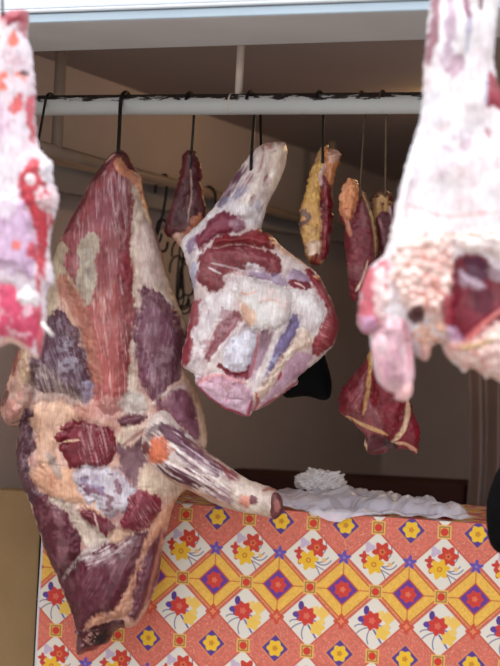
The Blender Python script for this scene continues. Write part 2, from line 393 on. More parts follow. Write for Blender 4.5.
# ---- the big quarter
Q_D = 4.58
Q_OUT = [(117,151),(124,149),(129,158),(136,170),(142,177),(143,190),(147,205),(151,217),(157,234),(162,252),(166,270),(171,286),(177,300),
 (182,312),(187,326),(187,342),(184,358),(183,368),(189,378),(196,390),(202,405),(206,424),(208,440),(204,455),(198,470),(190,486),(178,497),
 (172,510),(167,530),(161,555),(160,574),(155,590),(150,601),(146,611),(140,621),(133,628),(126,627),(120,627),(113,634),(109,643),
 (101,645),(96,650),(86,652),(78,656),(75,650),(77,632),(72,612),(66,600),(61,588),(55,572),(47,555),(40,535),(32,510),(25,491),
 (20,480),(17,465),(16,448),(18,434),(21,426),(12,428),(4,421),(1,409),(5,397),(8,385),(12,368),(17,352),(25,338),(36,320),(43,300),
 (49,277),(54,254),(60,240),(66,228),(72,217),(79,204),(88,186),(92,178),(100,168),(109,155)]
q_layers = [
 A(Q_OUT, (168,112,112), 3, 8, .5, mott=(13,.48,.64)), A(Q_OUT, (220,196,184), 3, 8, .5, mott=(9,.52,.66)), A([(40,440),(150,480),(150,560),(60,560)], (160,112,118), 8, 10, .5, mott=(7,.44,.6)),
 # left flap of pale flank
 A([(2,420),(2,405),(8,385),(16,352),(28,336),(44,320),(40,360),(36,385),(34,405),(24,424),(10,430)], (176,140,126), 3, 6, .9, bump=7, bs=9, mott=(9,.3,.6)),
 A([(14,350),(24,338),(30,342),(22,366),(14,378)], (140,62,56), 2, 3, .8),
 A([(24,345),(36,330),(42,340),(38,372),(30,392),(24,372)], (196,166,140), 3, 5, .9, bump=4),
 A([(8,408),(16,400),(24,408),(18,424),(8,424)], (196,140,130), 3, 5, .8, bump=5),
 A([(26,388),(34,376),(38,392),(34,410),(28,412)], (150,118,108), 3, 4, .6),
 # long red muscle of the middle, from hook to belly
 A([(108,156),(118,151),(127,154),(134,172),(139,192),(136,212),(132,240),(134,270),(137,296),(138,320),(134,346),(131,372),(130,398),(122,412),(106,412),(97,404),(95,384),(88,360),(84,334),(79,310),(72,290),(66,268),(58,250),(66,228),(79,205),(92,179),(104,163)], mus, 2, 4, 1, bump=6, bs=16),
 A([(100,290),(118,280),(130,300),(134,340),(128,385),(118,410),(100,408),(97,385),(92,345),(92,310)], (180,98,94), 7, 8, .85),
 A([(126,210),(133,240),(136,290),(136,330),(130,372),(122,350),(120,300),(120,250)], (140,52,62), 5, 6, .75),
 A([(100,185),(128,180),(134,200),(128,225),(110,232),(96,220)], (136,58,74), 6, 6, .7),
 A([(70,300),(90,300),(134,300),(136,400),(104,408),(96,385)], (222,190,182), 3, 2, .55, streak=(84,1.7,26,.58,.74)),
 A([(84,200),(96,172),(130,172),(140,200),(132,262),(130,300),(84,300),(62,258)], (206,176,178), 4, 2, .5, streak=(88,1.5,24,.56,.72)),
 A([(112,170),(130,168),(134,200),(132,235),(120,240),(112,215)], (214,190,190), 4, 2, .5, streak=(84,1.6,20,.48,.68)),
 # pale windows of fat in it
 A([(80,249),(97,234),(101,240),(100,255),(98,265),(101,282),(96,292),(93,306),(85,306),(79,292),(83,276),(84,262)], (178,162,146), 1.5, 3, 1, bump=-1.5),
 A([(86,255),(96,248),(97,270),(92,282),(86,276)], (160,148,146), 2, 3, .6, mott=(4,.4,.6)),
 A([(52,264),(57,249),(69,242),(71,252),(65,264),(74,276),(79,288),(82,304),(75,298),(66,284),(60,290),(56,320),(46,325),(46,300),(50,280)], (184,164,142), 1.5, 4, 1),
 A([(58,286),(68,274),(80,294),(88,306),(98,330),(104,376),(98,398),(90,380),(86,352),(76,326),(66,304)], (178,116,100), 4, 5, .9),
 S([(66,300),(74,318),(84,338),(92,362)], 3, (204,168,146), 2, .7),
 # right pale band and the muscle inside it
 A([(136,177),(142,179),(145,198),(151,217),(158,240),(166,270),(176,298),(184,316),(189,332),(188,346),(176,320),(160,300),(146,292),(142,330),(136,372),(140,392),(152,402),(150,412),(128,410),(132,370),(135,345),(139,320),(137,296),(133,262),(132,238),(136,212)], (206,184,170), 2, 4, 1, bump=1),
 A([(138,230),(152,225),(160,255),(164,285),(146,288),(140,262)], (232,206,200), 5, 5, .8),
 S([(141,178),(147,204),(156,232),(166,268),(180,306)], 3, (150,78,80), 1.5, .7),
 A([(145,286),(153,290),(160,294),(168,303),(177,312),(183,326),(186,340),(184,356),(178,376),(166,388),(155,402),(148,398),(143,382),(139,360),(137,338),(141,312)], (124,74,92), 2.5, 5, 1, bump=5, bs=14),
 A([(145,286),(168,303),(186,330),(182,372),(155,402),(143,382),(137,338)], (190,160,172), 3, 3, .45, streak=(98,1.5,16,.5,.72)),
 A([(150,340),(176,345),(170,382),(150,388)], (186,160,172), 4, 5, .45, mott=(5,.45,.65)),
 S([(154,404),(166,393),(184,387),(190,384)], 5, (206,184,180), 2, .9, bump=1),
 A([(156,404),(168,396),(186,390),(194,400),(199,422),(200,440),(188,432),(178,418),(166,409)], (136,84,102), 3, 4, 1, bump=3),
 S([(190,378),(200,400),(206,424),(205,450)], 9, (216,184,160), 3, .95),
 # dark tip and the strip of orange fat
 A([(117,151),(110,155),(100,169),(92,178),(88,186),(100,178),(112,165)], (98,32,42), 1.5, 2, .9),
 S([(107,164),(116,156)], 2.4, (210,170,160), 1),
 A([(121,150),(127,156),(136,170),(136,176),(126,168),(120,160)], (96,30,42), 1.5, 2, 1, bump=2),
 A([(117,163),(122,160),(126,168),(136,176),(142,178),(145,198),(149,209),(144,203),(139,193),(131,182),(122,174),(117,170)], (206,142,116), 1.3, 2, 1, bump=3, bs=4),
 A([(80,206),(88,190),(90,196),(82,210),(74,226),(66,236),(72,220)], (110,40,48), 1.5, 2, .85),
 # left purple muscle under white fibres
 A([(50,318),(60,310),(70,316),(80,330),(86,350),(91,375),(95,384),(91,402),(76,400),(60,388),(46,392),(36,384),(37,360),(44,335)], (94,58,74), 3, 6, 1, bump=5, bs=14),
 A([(40,340),(60,314),(84,336),(94,385),(84,400),(40,392)], (164,146,156), 4, 3, .5, streak=(72,1.5,15,.46,.7)),
 A([(60,340),(76,340),(84,365),(74,380),(62,366)], (174,164,176), 4, 6, .5, mott=(5,.42,.6)),
 A([(36,376),(50,366),(66,376),(80,392),(90,404),(80,412),(56,414),(36,408)], (176,158,150), 5, 6, .85, streak=(72,1.6,18,.3,.6)),
 A([(84,384),(94,378),(94,398),(88,408)], (164,152,172), 2, 3, .7),
 A([(35,408),(52,400),(74,406),(88,412),(76,428),(60,440),(54,470),(40,468),(38,440)], (212,170,146), 5, 6, .95, bump=2),
 A([(76,406),(94,402),(104,412),(88,418),(76,416)], (190,130,116), 4, 4, .8),
 A([(96,398),(130,396),(128,416),(108,420),(94,416)], (204,150,142), 4, 5, .7),
 A([(122,396),(140,392),(150,410),(140,416),(124,414)], (196,184,178), 4, 4, .8),
 # dark strip down the left rim
 A([(29,408),(33,416),(37,436),(38,447),(32,463),(30,475),(36,488),(50,497),(56,506),(42,508),(27,491),(20,478),(17,462),(18,444),(23,422)], (94,52,66), 2, 5, 1, bump=4),
 A([(22,420),(36,416),(38,450),(34,474),(20,474)], (176,150,152), 3, 3, .55, streak=(115,1.8,9,.5,.7)),
 A([(36,468),(50,460),(80,470),(88,490),(108,512),(94,512),(80,500),(62,500),(48,492),(36,484)], (214,166,138), 4, 6, .95, bump=2),
 A([(46,474),(62,470),(66,486),(52,488)], (190,124,98), 4, 5, .7, mott=(5,.4,.6)),
 S([(50,452),(58,462),(64,476)], 7, (146,134,130), 3, .7),
 # the deep red cut
 A([(64,425),(71,421),(85,421),(100,423),(113,428),(118,440),(118,452),(112,462),(98,465),(82,466),(75,468),(70,460),(66,452),(62,447),(63,443),(70,441),(62,440),(59,436),(62,431),(68,430),(63,428)], (124,26,44), 1.2, 2.5, 1, bump=3, bs=7),
 S([(66,441),(74,439),(82,439)], 2, (216,176,150), .8),
 A([(80,422),(118,428),(116,462),(84,466)], (206,160,164), 3, 2, .55, streak=(76,1.4,18,.56,.72)),
 # bluish marbled belly
 A([(76,470),(95,466),(118,468),(128,478),(136,492),(132,510),(116,514),(104,506),(88,496)], (192,182,190), 4, 6, 1, bump=3),
 A([(78,472),(116,468),(132,490),(126,512),(100,506)], (116,56,80), 3, 7, .85, mott=(8,.46,.62)),
 A([(82,474),(104,476),(104,494),(88,490)], (158,146,176), 4, 5, .6, mott=(4,.4,.6)),
 A([(128,494),(140,488),(158,490),(163,504),(156,520),(142,530),(126,529),(124,518),(130,506)], (132,46,62), 2, 4, 1, bump=5, bs=10),
 A([(126,494),(160,492),(158,520),(130,528)], (214,184,188), 3, 2, .4, streak=(62,1.5,14,.55,.72)),
 A([(80,511),(88,506),(97,510),(108,517),(117,525),(113,532),(104,536),(99,528),(93,524)], (116,38,54), 2, 3, 1, bump=4, bs=7),
 S([(96,510),(100,520),(102,532)], 1.4, (204,172,160), .8, .8),
 A([(112,528),(126,526),(142,532),(120,540),(106,542)], (206,170,146), 3, 4, .9),
 # big dark muscles towards the neck
 A([(34,502),(46,493),(58,498),(72,508),(80,524),(83,545),(77,560),(68,578),(62,588),(55,572),(47,555),(40,535)], (100,34,52), 2.5, 4, 1, bump=6, bs=14),
 A([(40,510),(60,505),(76,530),(72,560),(56,565)], (150,92,104), 4, 4, .5, mott=(7,.46,.62)),
 A([(48,494),(62,497),(78,506),(88,520),(112,538),(106,548),(90,544),(80,526),(68,508)], (190,172,158), 3, 5, .95),
 A([(64,578),(74,562),(84,548),(96,540),(104,546),(90,556),(78,568),(68,584)], (194,176,170), 2, 4, .95),
 A([(84,556),(100,546),(120,540),(142,532),(152,530),(146,548),(140,566),(134,585),(128,600),(116,614),(96,622),(82,630),(76,626),(72,610),(64,592),(68,576)], (98,32,50), 2.5, 5, 1, bump=7, bs=16),
 A([(78,556),(100,540),(122,540),(140,536),(120,556),(96,562)], (200,184,184), 4, 5, .8, streak=(150,2,12,.42,.66)),
 A([(84,560),(140,545),(128,590),(90,600)], (160,110,124), 5, 3, .45, streak=(118,1.6,16,.52,.72)),
 A([(150,530),(160,514),(168,504),(170,514),(158,536),(150,556),(144,576),(138,598),(130,612),(110,618),(92,626),(84,628),(96,612),(120,604),(132,582),(140,556)], (200,146,122), 2.5, 4, .95, bump=2),
 A([(146,552),(156,536),(165,526),(163,550),(160,572),(154,588),(146,606),(136,620),(130,614),(136,592)], (108,48,62), 2.5, 4, 1, bump=4),
 S([(164,526),(160,552),(152,582),(146,604)], 2.4, (196,130,116), 1.5, .8),
 S([(176,496),(168,510),(158,528),(148,546)], 5, (206,150,124), 2, .8, bump=1),
 # ragged neck end
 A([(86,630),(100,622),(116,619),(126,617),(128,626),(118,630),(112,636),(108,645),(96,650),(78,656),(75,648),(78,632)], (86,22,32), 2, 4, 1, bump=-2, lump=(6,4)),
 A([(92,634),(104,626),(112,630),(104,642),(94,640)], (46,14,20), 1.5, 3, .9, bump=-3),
 A([(84,640),(92,628),(102,626),(98,636),(90,644)], (196,146,136), 1.2, 4, .8, mott=(3,.48,.62)),
 A([(78,648),(100,642),(106,646),(84,655)], (156,44,54), 1.5, 3, .8),
 # hollow between belly and foreleg
 A([(118,417),(136,415),(150,416),(140,424),(122,426)], (106,46,60), 2, 2, 1, bump=2),
 A([(122,438),(130,446),(150,432),(152,446),(148,464),(140,484),(128,476),(120,460)], (112,70,82), 3, 4, .95, bump=-2),
 A([(118,430),(140,424),(148,428),(130,444),(122,446)], (206,184,166), 2.5, 3, .9),
 S([(124,444),(136,436),(150,426)], 3, (132,60,58), 1.5, .7),
 A([(148,462),(160,470),(186,488),(176,498),(160,492),(140,488),(142,474)], (210,186,166), 3, 4, .95),
]
quarter = flesh('beef_quarter', Q_OUT, Q_D, (208, 164, 148), q_layers, T=30, R=38, g=1.0, mat=M_FLESH, origin=P(119, 152, Q_D), seed=3, back=.45, rough=1.0, wav=5)
tag(quarter, 'huge beef quarter hanging in front of the flowered oilcloth, foreleg sticking out', 'meat')

# foreleg: its own tapering limb
SH_OUT = [(150,416),(157,411),(165,408),(173,413),(183,425),(197,441),(215,455),(232,467),(246,477),(258,482),(270,485),(276,488),(280,496),(282,505),(279,514),(274,517),
 (260,513),(245,511),(228,507),(212,501),(198,493),(184,486),(170,479),(156,470),(146,459),(141,446),(143,430)]
AN = 35
sh_layers = [
 A([(146,420),(165,410),(176,418),(196,442),(232,470),(215,476),(180,460),(150,450)], (214,198,192), 4, 4, .9),
 A([(160,424),(172,424),(186,434),(198,444),(214,456),(226,468),(218,470),(200,458),(184,450),(172,440)], (120,76,96), 2.5, 3, 1, bump=2, bs=6),
 A([(176,444),(192,450),(210,462),(222,474),(214,476),(198,466),(180,456)], (150,116,132), 2.5, 3, .9, bump=1.5),
 A([(160,458),(176,462),(196,470),(214,480),(222,490),(206,484),(186,478),(170,470)], (110,62,80), 2, 3, 1, bump=2.5, bs=6),
 A([(158,462),(172,472),(190,480),(200,488),(186,484),(168,476)], (104,54,66), 2, 2, .95, bump=2),
 A([(216,460),(228,466),(238,474),(242,480),(232,478),(222,470)], (146,60,72), 1.5, 2, .95, bump=1.5),
 A([(208,486),(222,486),(236,496),(228,500),(214,496)], (150,104,114), 2.5, 3, .8),
 A([(150,424),(164,422),(158,438),(150,442)], (96,66,74), 3, 4, .7),
 A([(158,415),(262,485),(240,508),(150,470)], (230,214,212), 3, 2, .75, streak=(AN,1.9,26,.5,.66)),
 S([(166,440),(186,452),(206,468),(226,484)], 2.2, (228,212,208), 1),
 S([(158,456),(180,464),(204,478),(224,492)], 2.6, (226,208,202), 1, bump=1.2),
 S([(150,470),(176,480),(206,494),(236,506)], 3, (196,150,128), 1.5, .8),
 A([(152,438),(164,435),(172,444),(170,456),(160,460),(150,454)], flame, 3.5, 4, .95, bump=2),
 E(147, 446, 3.5, 6, (110,40,44), 2, 2, .9, bump=-2),
 A([(232,474),(258,484),(276,490),(276,514),(250,511),(232,500)], (224,204,192), 5, 4, .9, bump=2),
 E(245, 500, 6, 5, (222,140,120), 2.5, 3, .8, bump=1),
 A([(249,491),(257,493),(258,500),(251,500)], (120,52,70), 1.5, 2, .9),
 S([(262,488),(272,486),(280,490)], 3, (150,60,54), 1.5, .8),
]
shank = flesh('foreleg', SH_OUT, Q_D, (206, 186, 176), sh_layers, T=20, R=22, g=1.1, mat=M_FLESH, parent=quarter, origin=P(119, 152, Q_D), seed=7, back=.8, grain=(35, 1.5, 20), lift=22, wav=2.5, rough=1.0)
flap_ = flesh('flank_flap', [(3,420),(1,409),(5,396),(8,385),(13,368),(18,353),(26,340),(36,326),(42,330),(41,350),(39,372),(36,392),(32,410),(26,424),(13,428)], Q_D, (190, 146, 128),
 [A([(14,350),(24,338),(30,342),(22,366),(14,378)], (140,62,56), 2, 3, .8), A([(24,345),(36,330),(42,340),(38,372),(30,392),(24,372)], (200,166,140), 3, 5, .9, bump=3), A([(8,408),(16,400),(24,408),(18,424),(8,424)], (200,144,134), 3, 5, .8, bump=4), E(14,412,4,5,(150,86,76),2,3,.7,bump=-2), A([(4,396),(12,388),(10,402),(4,406)], (96,50,52), 1.5, 3, .8), A([(14,386),(20,380),(22,392),(16,396)], (150,140,150), 2, 3, .6)],
 T=10, R=10, g=.9, mat=M_FLESH, parent=quarter, origin=P(119, 152, Q_D), seed=9, back=.5, lift=9, wav=3, jag=1.2)
flap_['label'] = 'pale fatty flap at the left rim'
knob = flesh('cut_bone_end', [(272,489),(279,490),(283,500),(282,510),(277,516),(272,517),(269,508),(270,497)], Q_D, (112, 50, 52),
 [E(277, 503, 3, 7, (176,110,100), 1.2, 2, .8), S([(273,490),(281,498),(282,512)], 1.5, (84,30,34), 1)], T=6, R=5, g=.8, mat=M_FLESH, parent=shank, origin=P(119, 152, Q_D), seed=8, back=.8, lift=38, jag=.4)
knob['label'] = 'dark red sawn bone end of the foreleg'

# ---- the leg in the middle
L_D = 4.42
L_OUT = [(258,147),(264,143),(276,142),(285,142),(288,150),(286,165),(280,180),(273,194),(267,206),(263,222),(261,232),(268,232),(274,237),(278,243),(290,253),(305,263),(317,273),
 (325,286),(331,299),(336,312),(339,325),(337,338),(331,349),(322,357),(313,365),(304,372),(297,378),(299,383),(290,389),(278,398),(265,407),(257,410),(252,412),(250,417),
 (240,415),(225,409),(212,400),(203,392),(198,386),(194,384),(196,375),(190,371),(180,367),(182,352),(187,335),(189,317),(192,305),(195,295),(191,280),(187,265),(182,250),
 (180,243),(184,236),(193,229),(204,218),(216,205),(224,192),(230,182),(238,170),(246,160),(252,152)]
FA = 122
l_layers = [
 # shank on top
 A([(258,147),(286,142),(286,166),(274,194),(264,214),(244,224),(236,214),(250,190),(258,170)], (214,198,190), 3, 4, .9, bump=3),
 A([(262,143),(286,141),(287,150),(276,152),(262,150)], (196,134,126), 2, 4, .75, bump=2, mott=(5,.35,.6)),
 A([(274,150),(287,148),(284,172),(272,194),(266,186),(272,166)], (222,200,184), 3, 3, .8, bump=2),
 A([(228,184),(238,172),(246,166),(240,184),(232,198),(222,208),(216,208)], (116,72,92), 2.5, 3, 1, bump=1),
 A([(220,204),(234,196),(246,186),(248,192),(236,206),(226,214)], (138,132,160), 2.5, 4, .85),
 A([(246,180),(252,176),(252,184),(246,188)], (140,64,76), 1.4, 1.5, .9),
 A([(264,182),(270,178),(268,188),(263,190)], (150,70,84), 1.4, 1.5, .85),
 A([(250,202),(257,196),(254,206),(249,212)], (148,78,88), 1.4, 1.5, .85),
 A([(250,210),(262,200),(260,222),(252,224)], (168,160,184), 2.5, 3, .7),
 S([(264,148),(264,160),(258,176)], 1.5, (190,116,108), .9, .7),
 A([(216,205),(250,160),(284,150),(262,225),(240,225)], (236,226,224), 3, 2, .55, streak=(FA,2,24,.48,.66)),
 A([(182,242),(196,230),(214,212),(232,204),(262,208),(261,230),(240,226),(214,222),(200,240),(194,268),(190,280)], (214,204,206), 3, 5, .9),
 A([(188,246),(196,236),(200,240),(194,252),(190,254)], (124,96,134), 2, 3, .8),
 A([(190,262),(198,264),(196,290),(192,290)], (170,172,200), 2, 3, .7),
 # front muscle bands
 A([(194,240),(202,230),(212,220),(222,214),(234,216),(244,224),(246,232),(232,232),(216,236),(206,246),(198,252)], (138,60,78), 2, 3, 1, bump=4, bs=7),
 A([(230,222),(244,220),(246,230),(232,232)], (186,150,166), 3, 3, .7),
 A([(213,240),(222,236),(240,237),(256,231),(267,232),(273,237),(277,246),(272,252),(258,248),(240,246),(226,246),(212,250)], (148,54,60), 2, 3, 1, bump=7, bs=7),
 A([(200,272),(199,262),(204,252),(216,246),(232,246),(252,248),(270,252),(280,262),(283,272),(276,278),(262,272),(246,270),(232,272),(224,276),(222,288),(214,294),(204,288),(199,280)], (142,64,72), 2, 4, 1, bump=5, bs=10),
 A([(200,262),(216,248),(280,262),(276,278),(222,284),(206,284)], (176,106,110), 3, 3, .4, mott=(4,.45,.6)),
 S([(214,250),(228,246),(244,246),(262,250),(274,254)], 1.6, (214,170,160), .8, .9, streak=(0,3,6,.35,.55)),
 S([(210,270),(222,276)], 1.8, (228,214,216), .8), S([(212,266),(230,268),(244,272)], 1.5, (222,206,208), 1, .7),
 A([(244,264),(256,266),(268,274),(276,280),(262,282),(248,276)], (214,200,206), 2, 3, .9, bump=1),
 A([(248,272),(264,276),(282,276),(286,286),(268,288),(250,284)], (160,136,164), 3, 4, .8),
 # upper right rim of muscle
 A([(270,236),(280,246),(296,258),(314,271),(306,270),(290,258),(276,250)], (216,180,164), 2, 3, .9, bump=2),
 A([(286,284),(290,272),(298,270),(306,278),(312,288),(300,286)], (176,152,178), 2, 3, .9, bump=2),
 A([(287,282),(296,281),(308,284),(310,290),(300,290),(290,287)], (136,44,60), 1.3, 2, 1, bump=-1),
 S([(294,284),(300,285),(304,289)], 1.3, (228,190,184), .8),
 A([(302,268),(314,272),(324,286),(331,300),(336,312),(330,316),(324,302),(316,288),(308,277)], (146,50,62), 2, 3, 1, bump=4, bs=6),
 A([(322,290),(331,300),(337,314),(338,328),(336,340),(328,350),(318,357),(310,352),(312,342),(318,336),(320,325),(328,318),(326,306)], (150,58,66), 2, 3.5, 1, bump=3, bs=8),
 A([(310,330),(338,318),(332,350),(314,358)], (206,150,150), 3, 2, .45, streak=(20,1.6,12,.55,.72)),
 # white fat field of the middle
 A([(224,286),(240,276),(250,286),(278,290),(290,290),(312,292),(322,310),(324,322),(312,334),(300,352),(288,362),(284,340),(296,318),(292,300),(270,300),(240,300)], (226,216,216), 3, 5, .95, bump=2),
 A([(240,276),(262,284),(284,290),(292,300),(290,318),(282,326),(272,330),(262,332),(254,330),(246,322),(242,306),(236,292)], (224,212,208), 2, 5, 1, bump=4, bs=8),
 A([(242,302),(252,312),(252,328),(244,322)], (222,176,146), 3, 3, .8),
 S([(240,294),(248,296),(256,292)], 1.6, (224,172,150), 1, .7),
 # left rim muscle, then white curtain
 A([(194,298),(204,300),(202,316),(196,330),(192,346),(190,364),(181,366),(183,350),(188,332),(190,314)], (150,58,68), 2.5, 3, 1, bump=3),
 A([(200,300),(224,292),(236,300),(232,316),(216,322),(206,336),(202,352),(200,372),(195,382),(192,372),(196,350),(196,330),(202,316)], (222,212,214), 3, 5, .95),
 A([(196,300),(240,296),(214,350),(190,372)], (168,96,108), 3, 3, .5, mott=(7,.52,.64)),
 A([(194,368),(202,350),(206,352),(202,376),(196,384),(193,378)], (226,212,214), 1.6, 2, 1, bump=2),
 # hollows between the bones
 A([(222,320),(236,312),(246,318),(238,328),(226,340),(214,352),(206,364),(204,356),(210,342)], (150,84,92), 2.5, 4, .95, bump=-3),
 A([(222,318),(238,312),(226,332),(214,344)], (196,158,166), 3, 4, .6, mott=(5,.42,.6)),
 S([(248,322),(236,332),(224,345),(212,360)], 3.4, (220,204,206), 1.5, .9, bump=2),
 A([(226,352),(236,340),(246,330),(256,334),(258,345),(252,360),(246,372),(234,372),(222,366)], (216,212,222), 3, 4, 1, bump=7, bs=9),
 A([(219,363),(224,368),(234,372),(246,373),(250,364),(252,376),(238,379),(226,374),(218,368)], (138,44,58), 1.5, 2, 1, bump=-3),
 A([(258,332),(272,330),(276,336),(270,352),(262,368),(256,366),(258,350)], (148,112,124), 3, 4, .95, bump=-2),
 A([(254,352),(266,350),(258,372),(250,384),(250,366)], (178,148,166), 3, 4, .7),
 S([(258,334),(256,356),(250,376)], 2, (196,96,104), 1.2, .8),
 A([(296,314),(299,322),(296,338),(288,352),(278,364),(268,378),(262,384),(264,370),(272,352),(282,334),(290,318)], (128,112,152), 2.5, 4, 1, bump=3, bs=6),
 A([(266,366),(278,352),(284,356),(270,376)], (186,180,206), 3, 3, .6, mott=(4,.4,.6)),
 S([(278,332),(270,350),(262,372),(254,392),(252,408)], 6, (226,216,214), 2.5, .9, bump=2),
 A([(300,330),(312,334),(308,346),(298,352),(286,366),(272,382),(262,398),(256,404),(258,392),(270,374),(284,356)], (226,202,186), 2.5, 4, .95, bump=4, bs=6),
 A([(288,362),(300,352),(312,358),(304,370),(294,378),(282,390),(268,402),(258,408),(268,394),(280,378)], (190,150,170), 2.5, 4, .9),
 S([(281,372),(278,380)], 2.5, (190,60,62), 1.2, .9),
 S([(298,380),(280,396),(258,409)], 3, (156,62,80), 1.5, .9),
 S([(256,392),(258,402),(252,410)], 3, (180,52,62), 1.2, .8),
 # flap along the bottom
 A([(196,384),(204,378),(216,374),(228,377),(240,380),(248,386),(254,398),(250,414),(238,414),(224,408),(210,398)], (196,152,166), 2, 3, 1, bump=6, bs=8),
 S([(197,383),(206,378),(217,374),(232,378),(246,383)], 2, (222,160,160), 1, .9, bump=2),
 S([(194,384),(204,393),(224,407),(246,414)], 4, (158,56,78), 1.8, .95),
 A([(230,388),(244,386),(250,400),(240,406),(228,402)], (206,176,192), 3, 3, .7, bump=2),
 S([(234,380),(230,390),(224,402)], 2.5, (216,186,190), 1.5, .8),
]
leg = flesh('skinned_leg', L_OUT, L_D, (218, 200, 198), l_layers, T=26, R=34, g=1.0, mat=M_FLESH, grain=(115, 1.5, 20), origin=P(255, 150, L_D), seed=12, back=.7, rough=.9, wav=3)
tag(leg, 'skinned leg hung by its pale shank, white fat over open red muscle', 'meat')

fl_ = flesh('fat_lump', [(241,280),(248,277),(258,282),(270,285),(282,287),(291,296),(292,308),(288,318),(282,324),(278,329),(272,331),(267,327),(262,333),(257,329),(252,331),(247,324),(244,316),(240,308),(242,300),(237,292)], L_D, (222, 212, 210),
 [A([(240,300),(252,310),(254,328),(244,322)], (224,176,146), 3, 3, .8), A([(262,290),(284,292),(286,310),(268,314)], (236,206,200), 3, 5, .6, mott=(4,.5,.62)), S([(240,294),(248,296),(256,292)], 1.6, (222,160,140), 1, .7), S([(258,304),(268,300),(278,304)], 1.4, (216,160,150), 1, .5)],
 T=6, R=9, g=.9, mat=M_FLESH, parent=leg, origin=P(255, 150, L_D), seed=13, back=.5, lift=28, wav=3.5, jag=1.8, rough=1.6, it=1, blotch=.25)
fl_['label'] = 'lump of white fat over the middle'
bf_ = flesh('flap', [(196,385),(204,379),(216,375),(228,378),(240,381),(247,386),(253,398),(251,410),(249,417),(240,415),(225,409),(212,400),(203,392)], L_D, (196, 158, 174),
 [A([(204,384),(216,378),(234,384),(228,398),(214,394)], (214,180,192), 3, 3, .7, bump=2), A([(234,388),(246,388),(250,400),(240,408),(230,402)], (210,182,196), 3, 3, .7, bump=2), S([(196,385),(206,379),(217,375),(232,379),(247,386)], 1.8, (222,150,152), 1, .9), S([(197,387),(204,393),(224,408),(246,415)], 3, (158,56,78), 1.6, .95), S([(236,382),(231,392),(224,402)], 2, (190,120,140), 1.2, .7, bump=-1), S([(252,398),(250,408),(248,416)], 3, (176,56,70), 1.2, .8)],
 T=8, R=10, g=.9, mat=M_FLESH, parent=leg, origin=P(255, 150, L_D), seed=14, back=.6, lift=20, wav=2, it=1, blotch=.3)
bf_['label'] = 'lilac pink flap of belly skin along the bottom'

# ---- the small cuts behind
def cut(name, label, out, d, base, layers, **k):
    k.setdefault('jag', 1.3); k.setdefault('rough', 2.2); k['wav'] = k.get('wav', 2) * 1.6
    o = flesh(name, out, d, base, layers, mat=M_FLESH, it=1, **k)
    tag(o, label, 'meat', 'small cuts on wire hooks')
    return o
def cut_part(name, par, label, out, d, org, base, layers, **k):
    q_ = flesh(name, out, d, base, layers, mat=M_FLESH, parent=par, origin=org, it=1, g=.8, **k)
    q_['label'] = label
cut('meat_cut', 'small dark dried red cut between the huge quarter and the skinned leg',
 [(183,152),(189,150),(196,152),(200,162),(203,172),(201,185),(205,198),(206,212),(203,226),(196,234),(189,238),(186,246),(180,249),(175,240),(166,236),(163,228),(167,220),(171,205),(176,190),(180,172),(182,160)],
 4.60, (104, 40, 46), [
  A([(182,152),(197,152),(200,165),(182,166)], (92,34,38), 2, 3, .9), S([(182,154),(180,172),(174,194),(167,220)], 2, (150,84,66), 1.2, .7), S([(199,158),(202,174),(203,200)], 1.8, (160,80,64), 1.2, .7),
  A([(180,180),(196,176),(200,205),(184,226),(172,220)], (82,26,36), 4, 5, .8), A([(184,170),(194,168),(196,210),(184,214)], (160,96,98), 2, 3, .5, streak=(96,1.5,12,.54,.7)),
  A([(188,226),(200,214),(206,218),(202,230),(192,236),(184,240)], (204,128,96), 2.5, 4, .9, mott=(5,.35,.55)),
  A([(172,236),(180,236),(188,240),(183,249),(177,246)], (222,178,160), 2, 3, .95, bump=2), S([(191,168),(192,200),(188,222)], 1.2, (200,170,160), .8, .7)],
 T=10, R=11, g=.9, origin=P(190, 152, 4.60), seed=21, wav=2)
yc_ = cut('meat_cut', 'narrow hanging cut with yellow fat down its left side',
 [(317,154),(322,146),(327,144),(331,149),(341,152),(342,157),(337,170),(334,182),(331,186),(333,200),(333,220),(331,240),(328,256),(324,263),(318,266),(311,263),(306,258),(302,244),(300,232),(299,220),(300,208),(303,200),(307,188),(309,178),(312,168)],
 4.45, (190, 150, 110), [
  A([(312,166),(322,162),(321,184),(319,200),(312,206),(302,204),(306,190)], (208,166,104), 2, 3, 1, bump=3, lump=(7,2.5)), A([(302,212),(312,214),(312,226),(300,228)], (96,72,84), 2, 4, .9, mott=(4,.35,.55)),
  A([(301,226),(318,222),(320,240),(306,244)], (214,174,116), 2, 4, 1, bump=3, lump=(5,3)), A([(306,242),(319,242),(318,260),(309,258)], (218,190,168), 2, 3, .95),
  A([(310,258),(318,256),(320,266),(312,264)], (140,50,46), 1.5, 3, .9),
  A([(322,176),(331,184),(333,205),(332,235),(327,258),(321,262),(321,230),(320,200)], (128,34,44), 1.5, 2.5, 1, bump=2), A([(322,180),(333,190),(330,240),(322,250)], (206,140,140), 2, 2, .4, streak=(94,1.6,10,.54,.7)),
  S([(324,164),(320,178),(320,186)], 4, (214,186,186), 1.2, .9, bump=1.5),
  A([(324,150),(332,152),(342,153),(340,164),(335,180),(330,184),(326,172)], (206,138,96), 1.5, 3, .95, bump=3, lump=(5,3)), A([(326,154),(340,152),(338,160),(330,166)], (222,180,166), 2, 2, .9, bump=2), S([(341,156),(336,176)], 1.5, (150,84,56), 1)],
 T=10, R=9, g=.8, origin=P(322, 150, 4.45), seed=22, wav=1.5, jag=1.6)
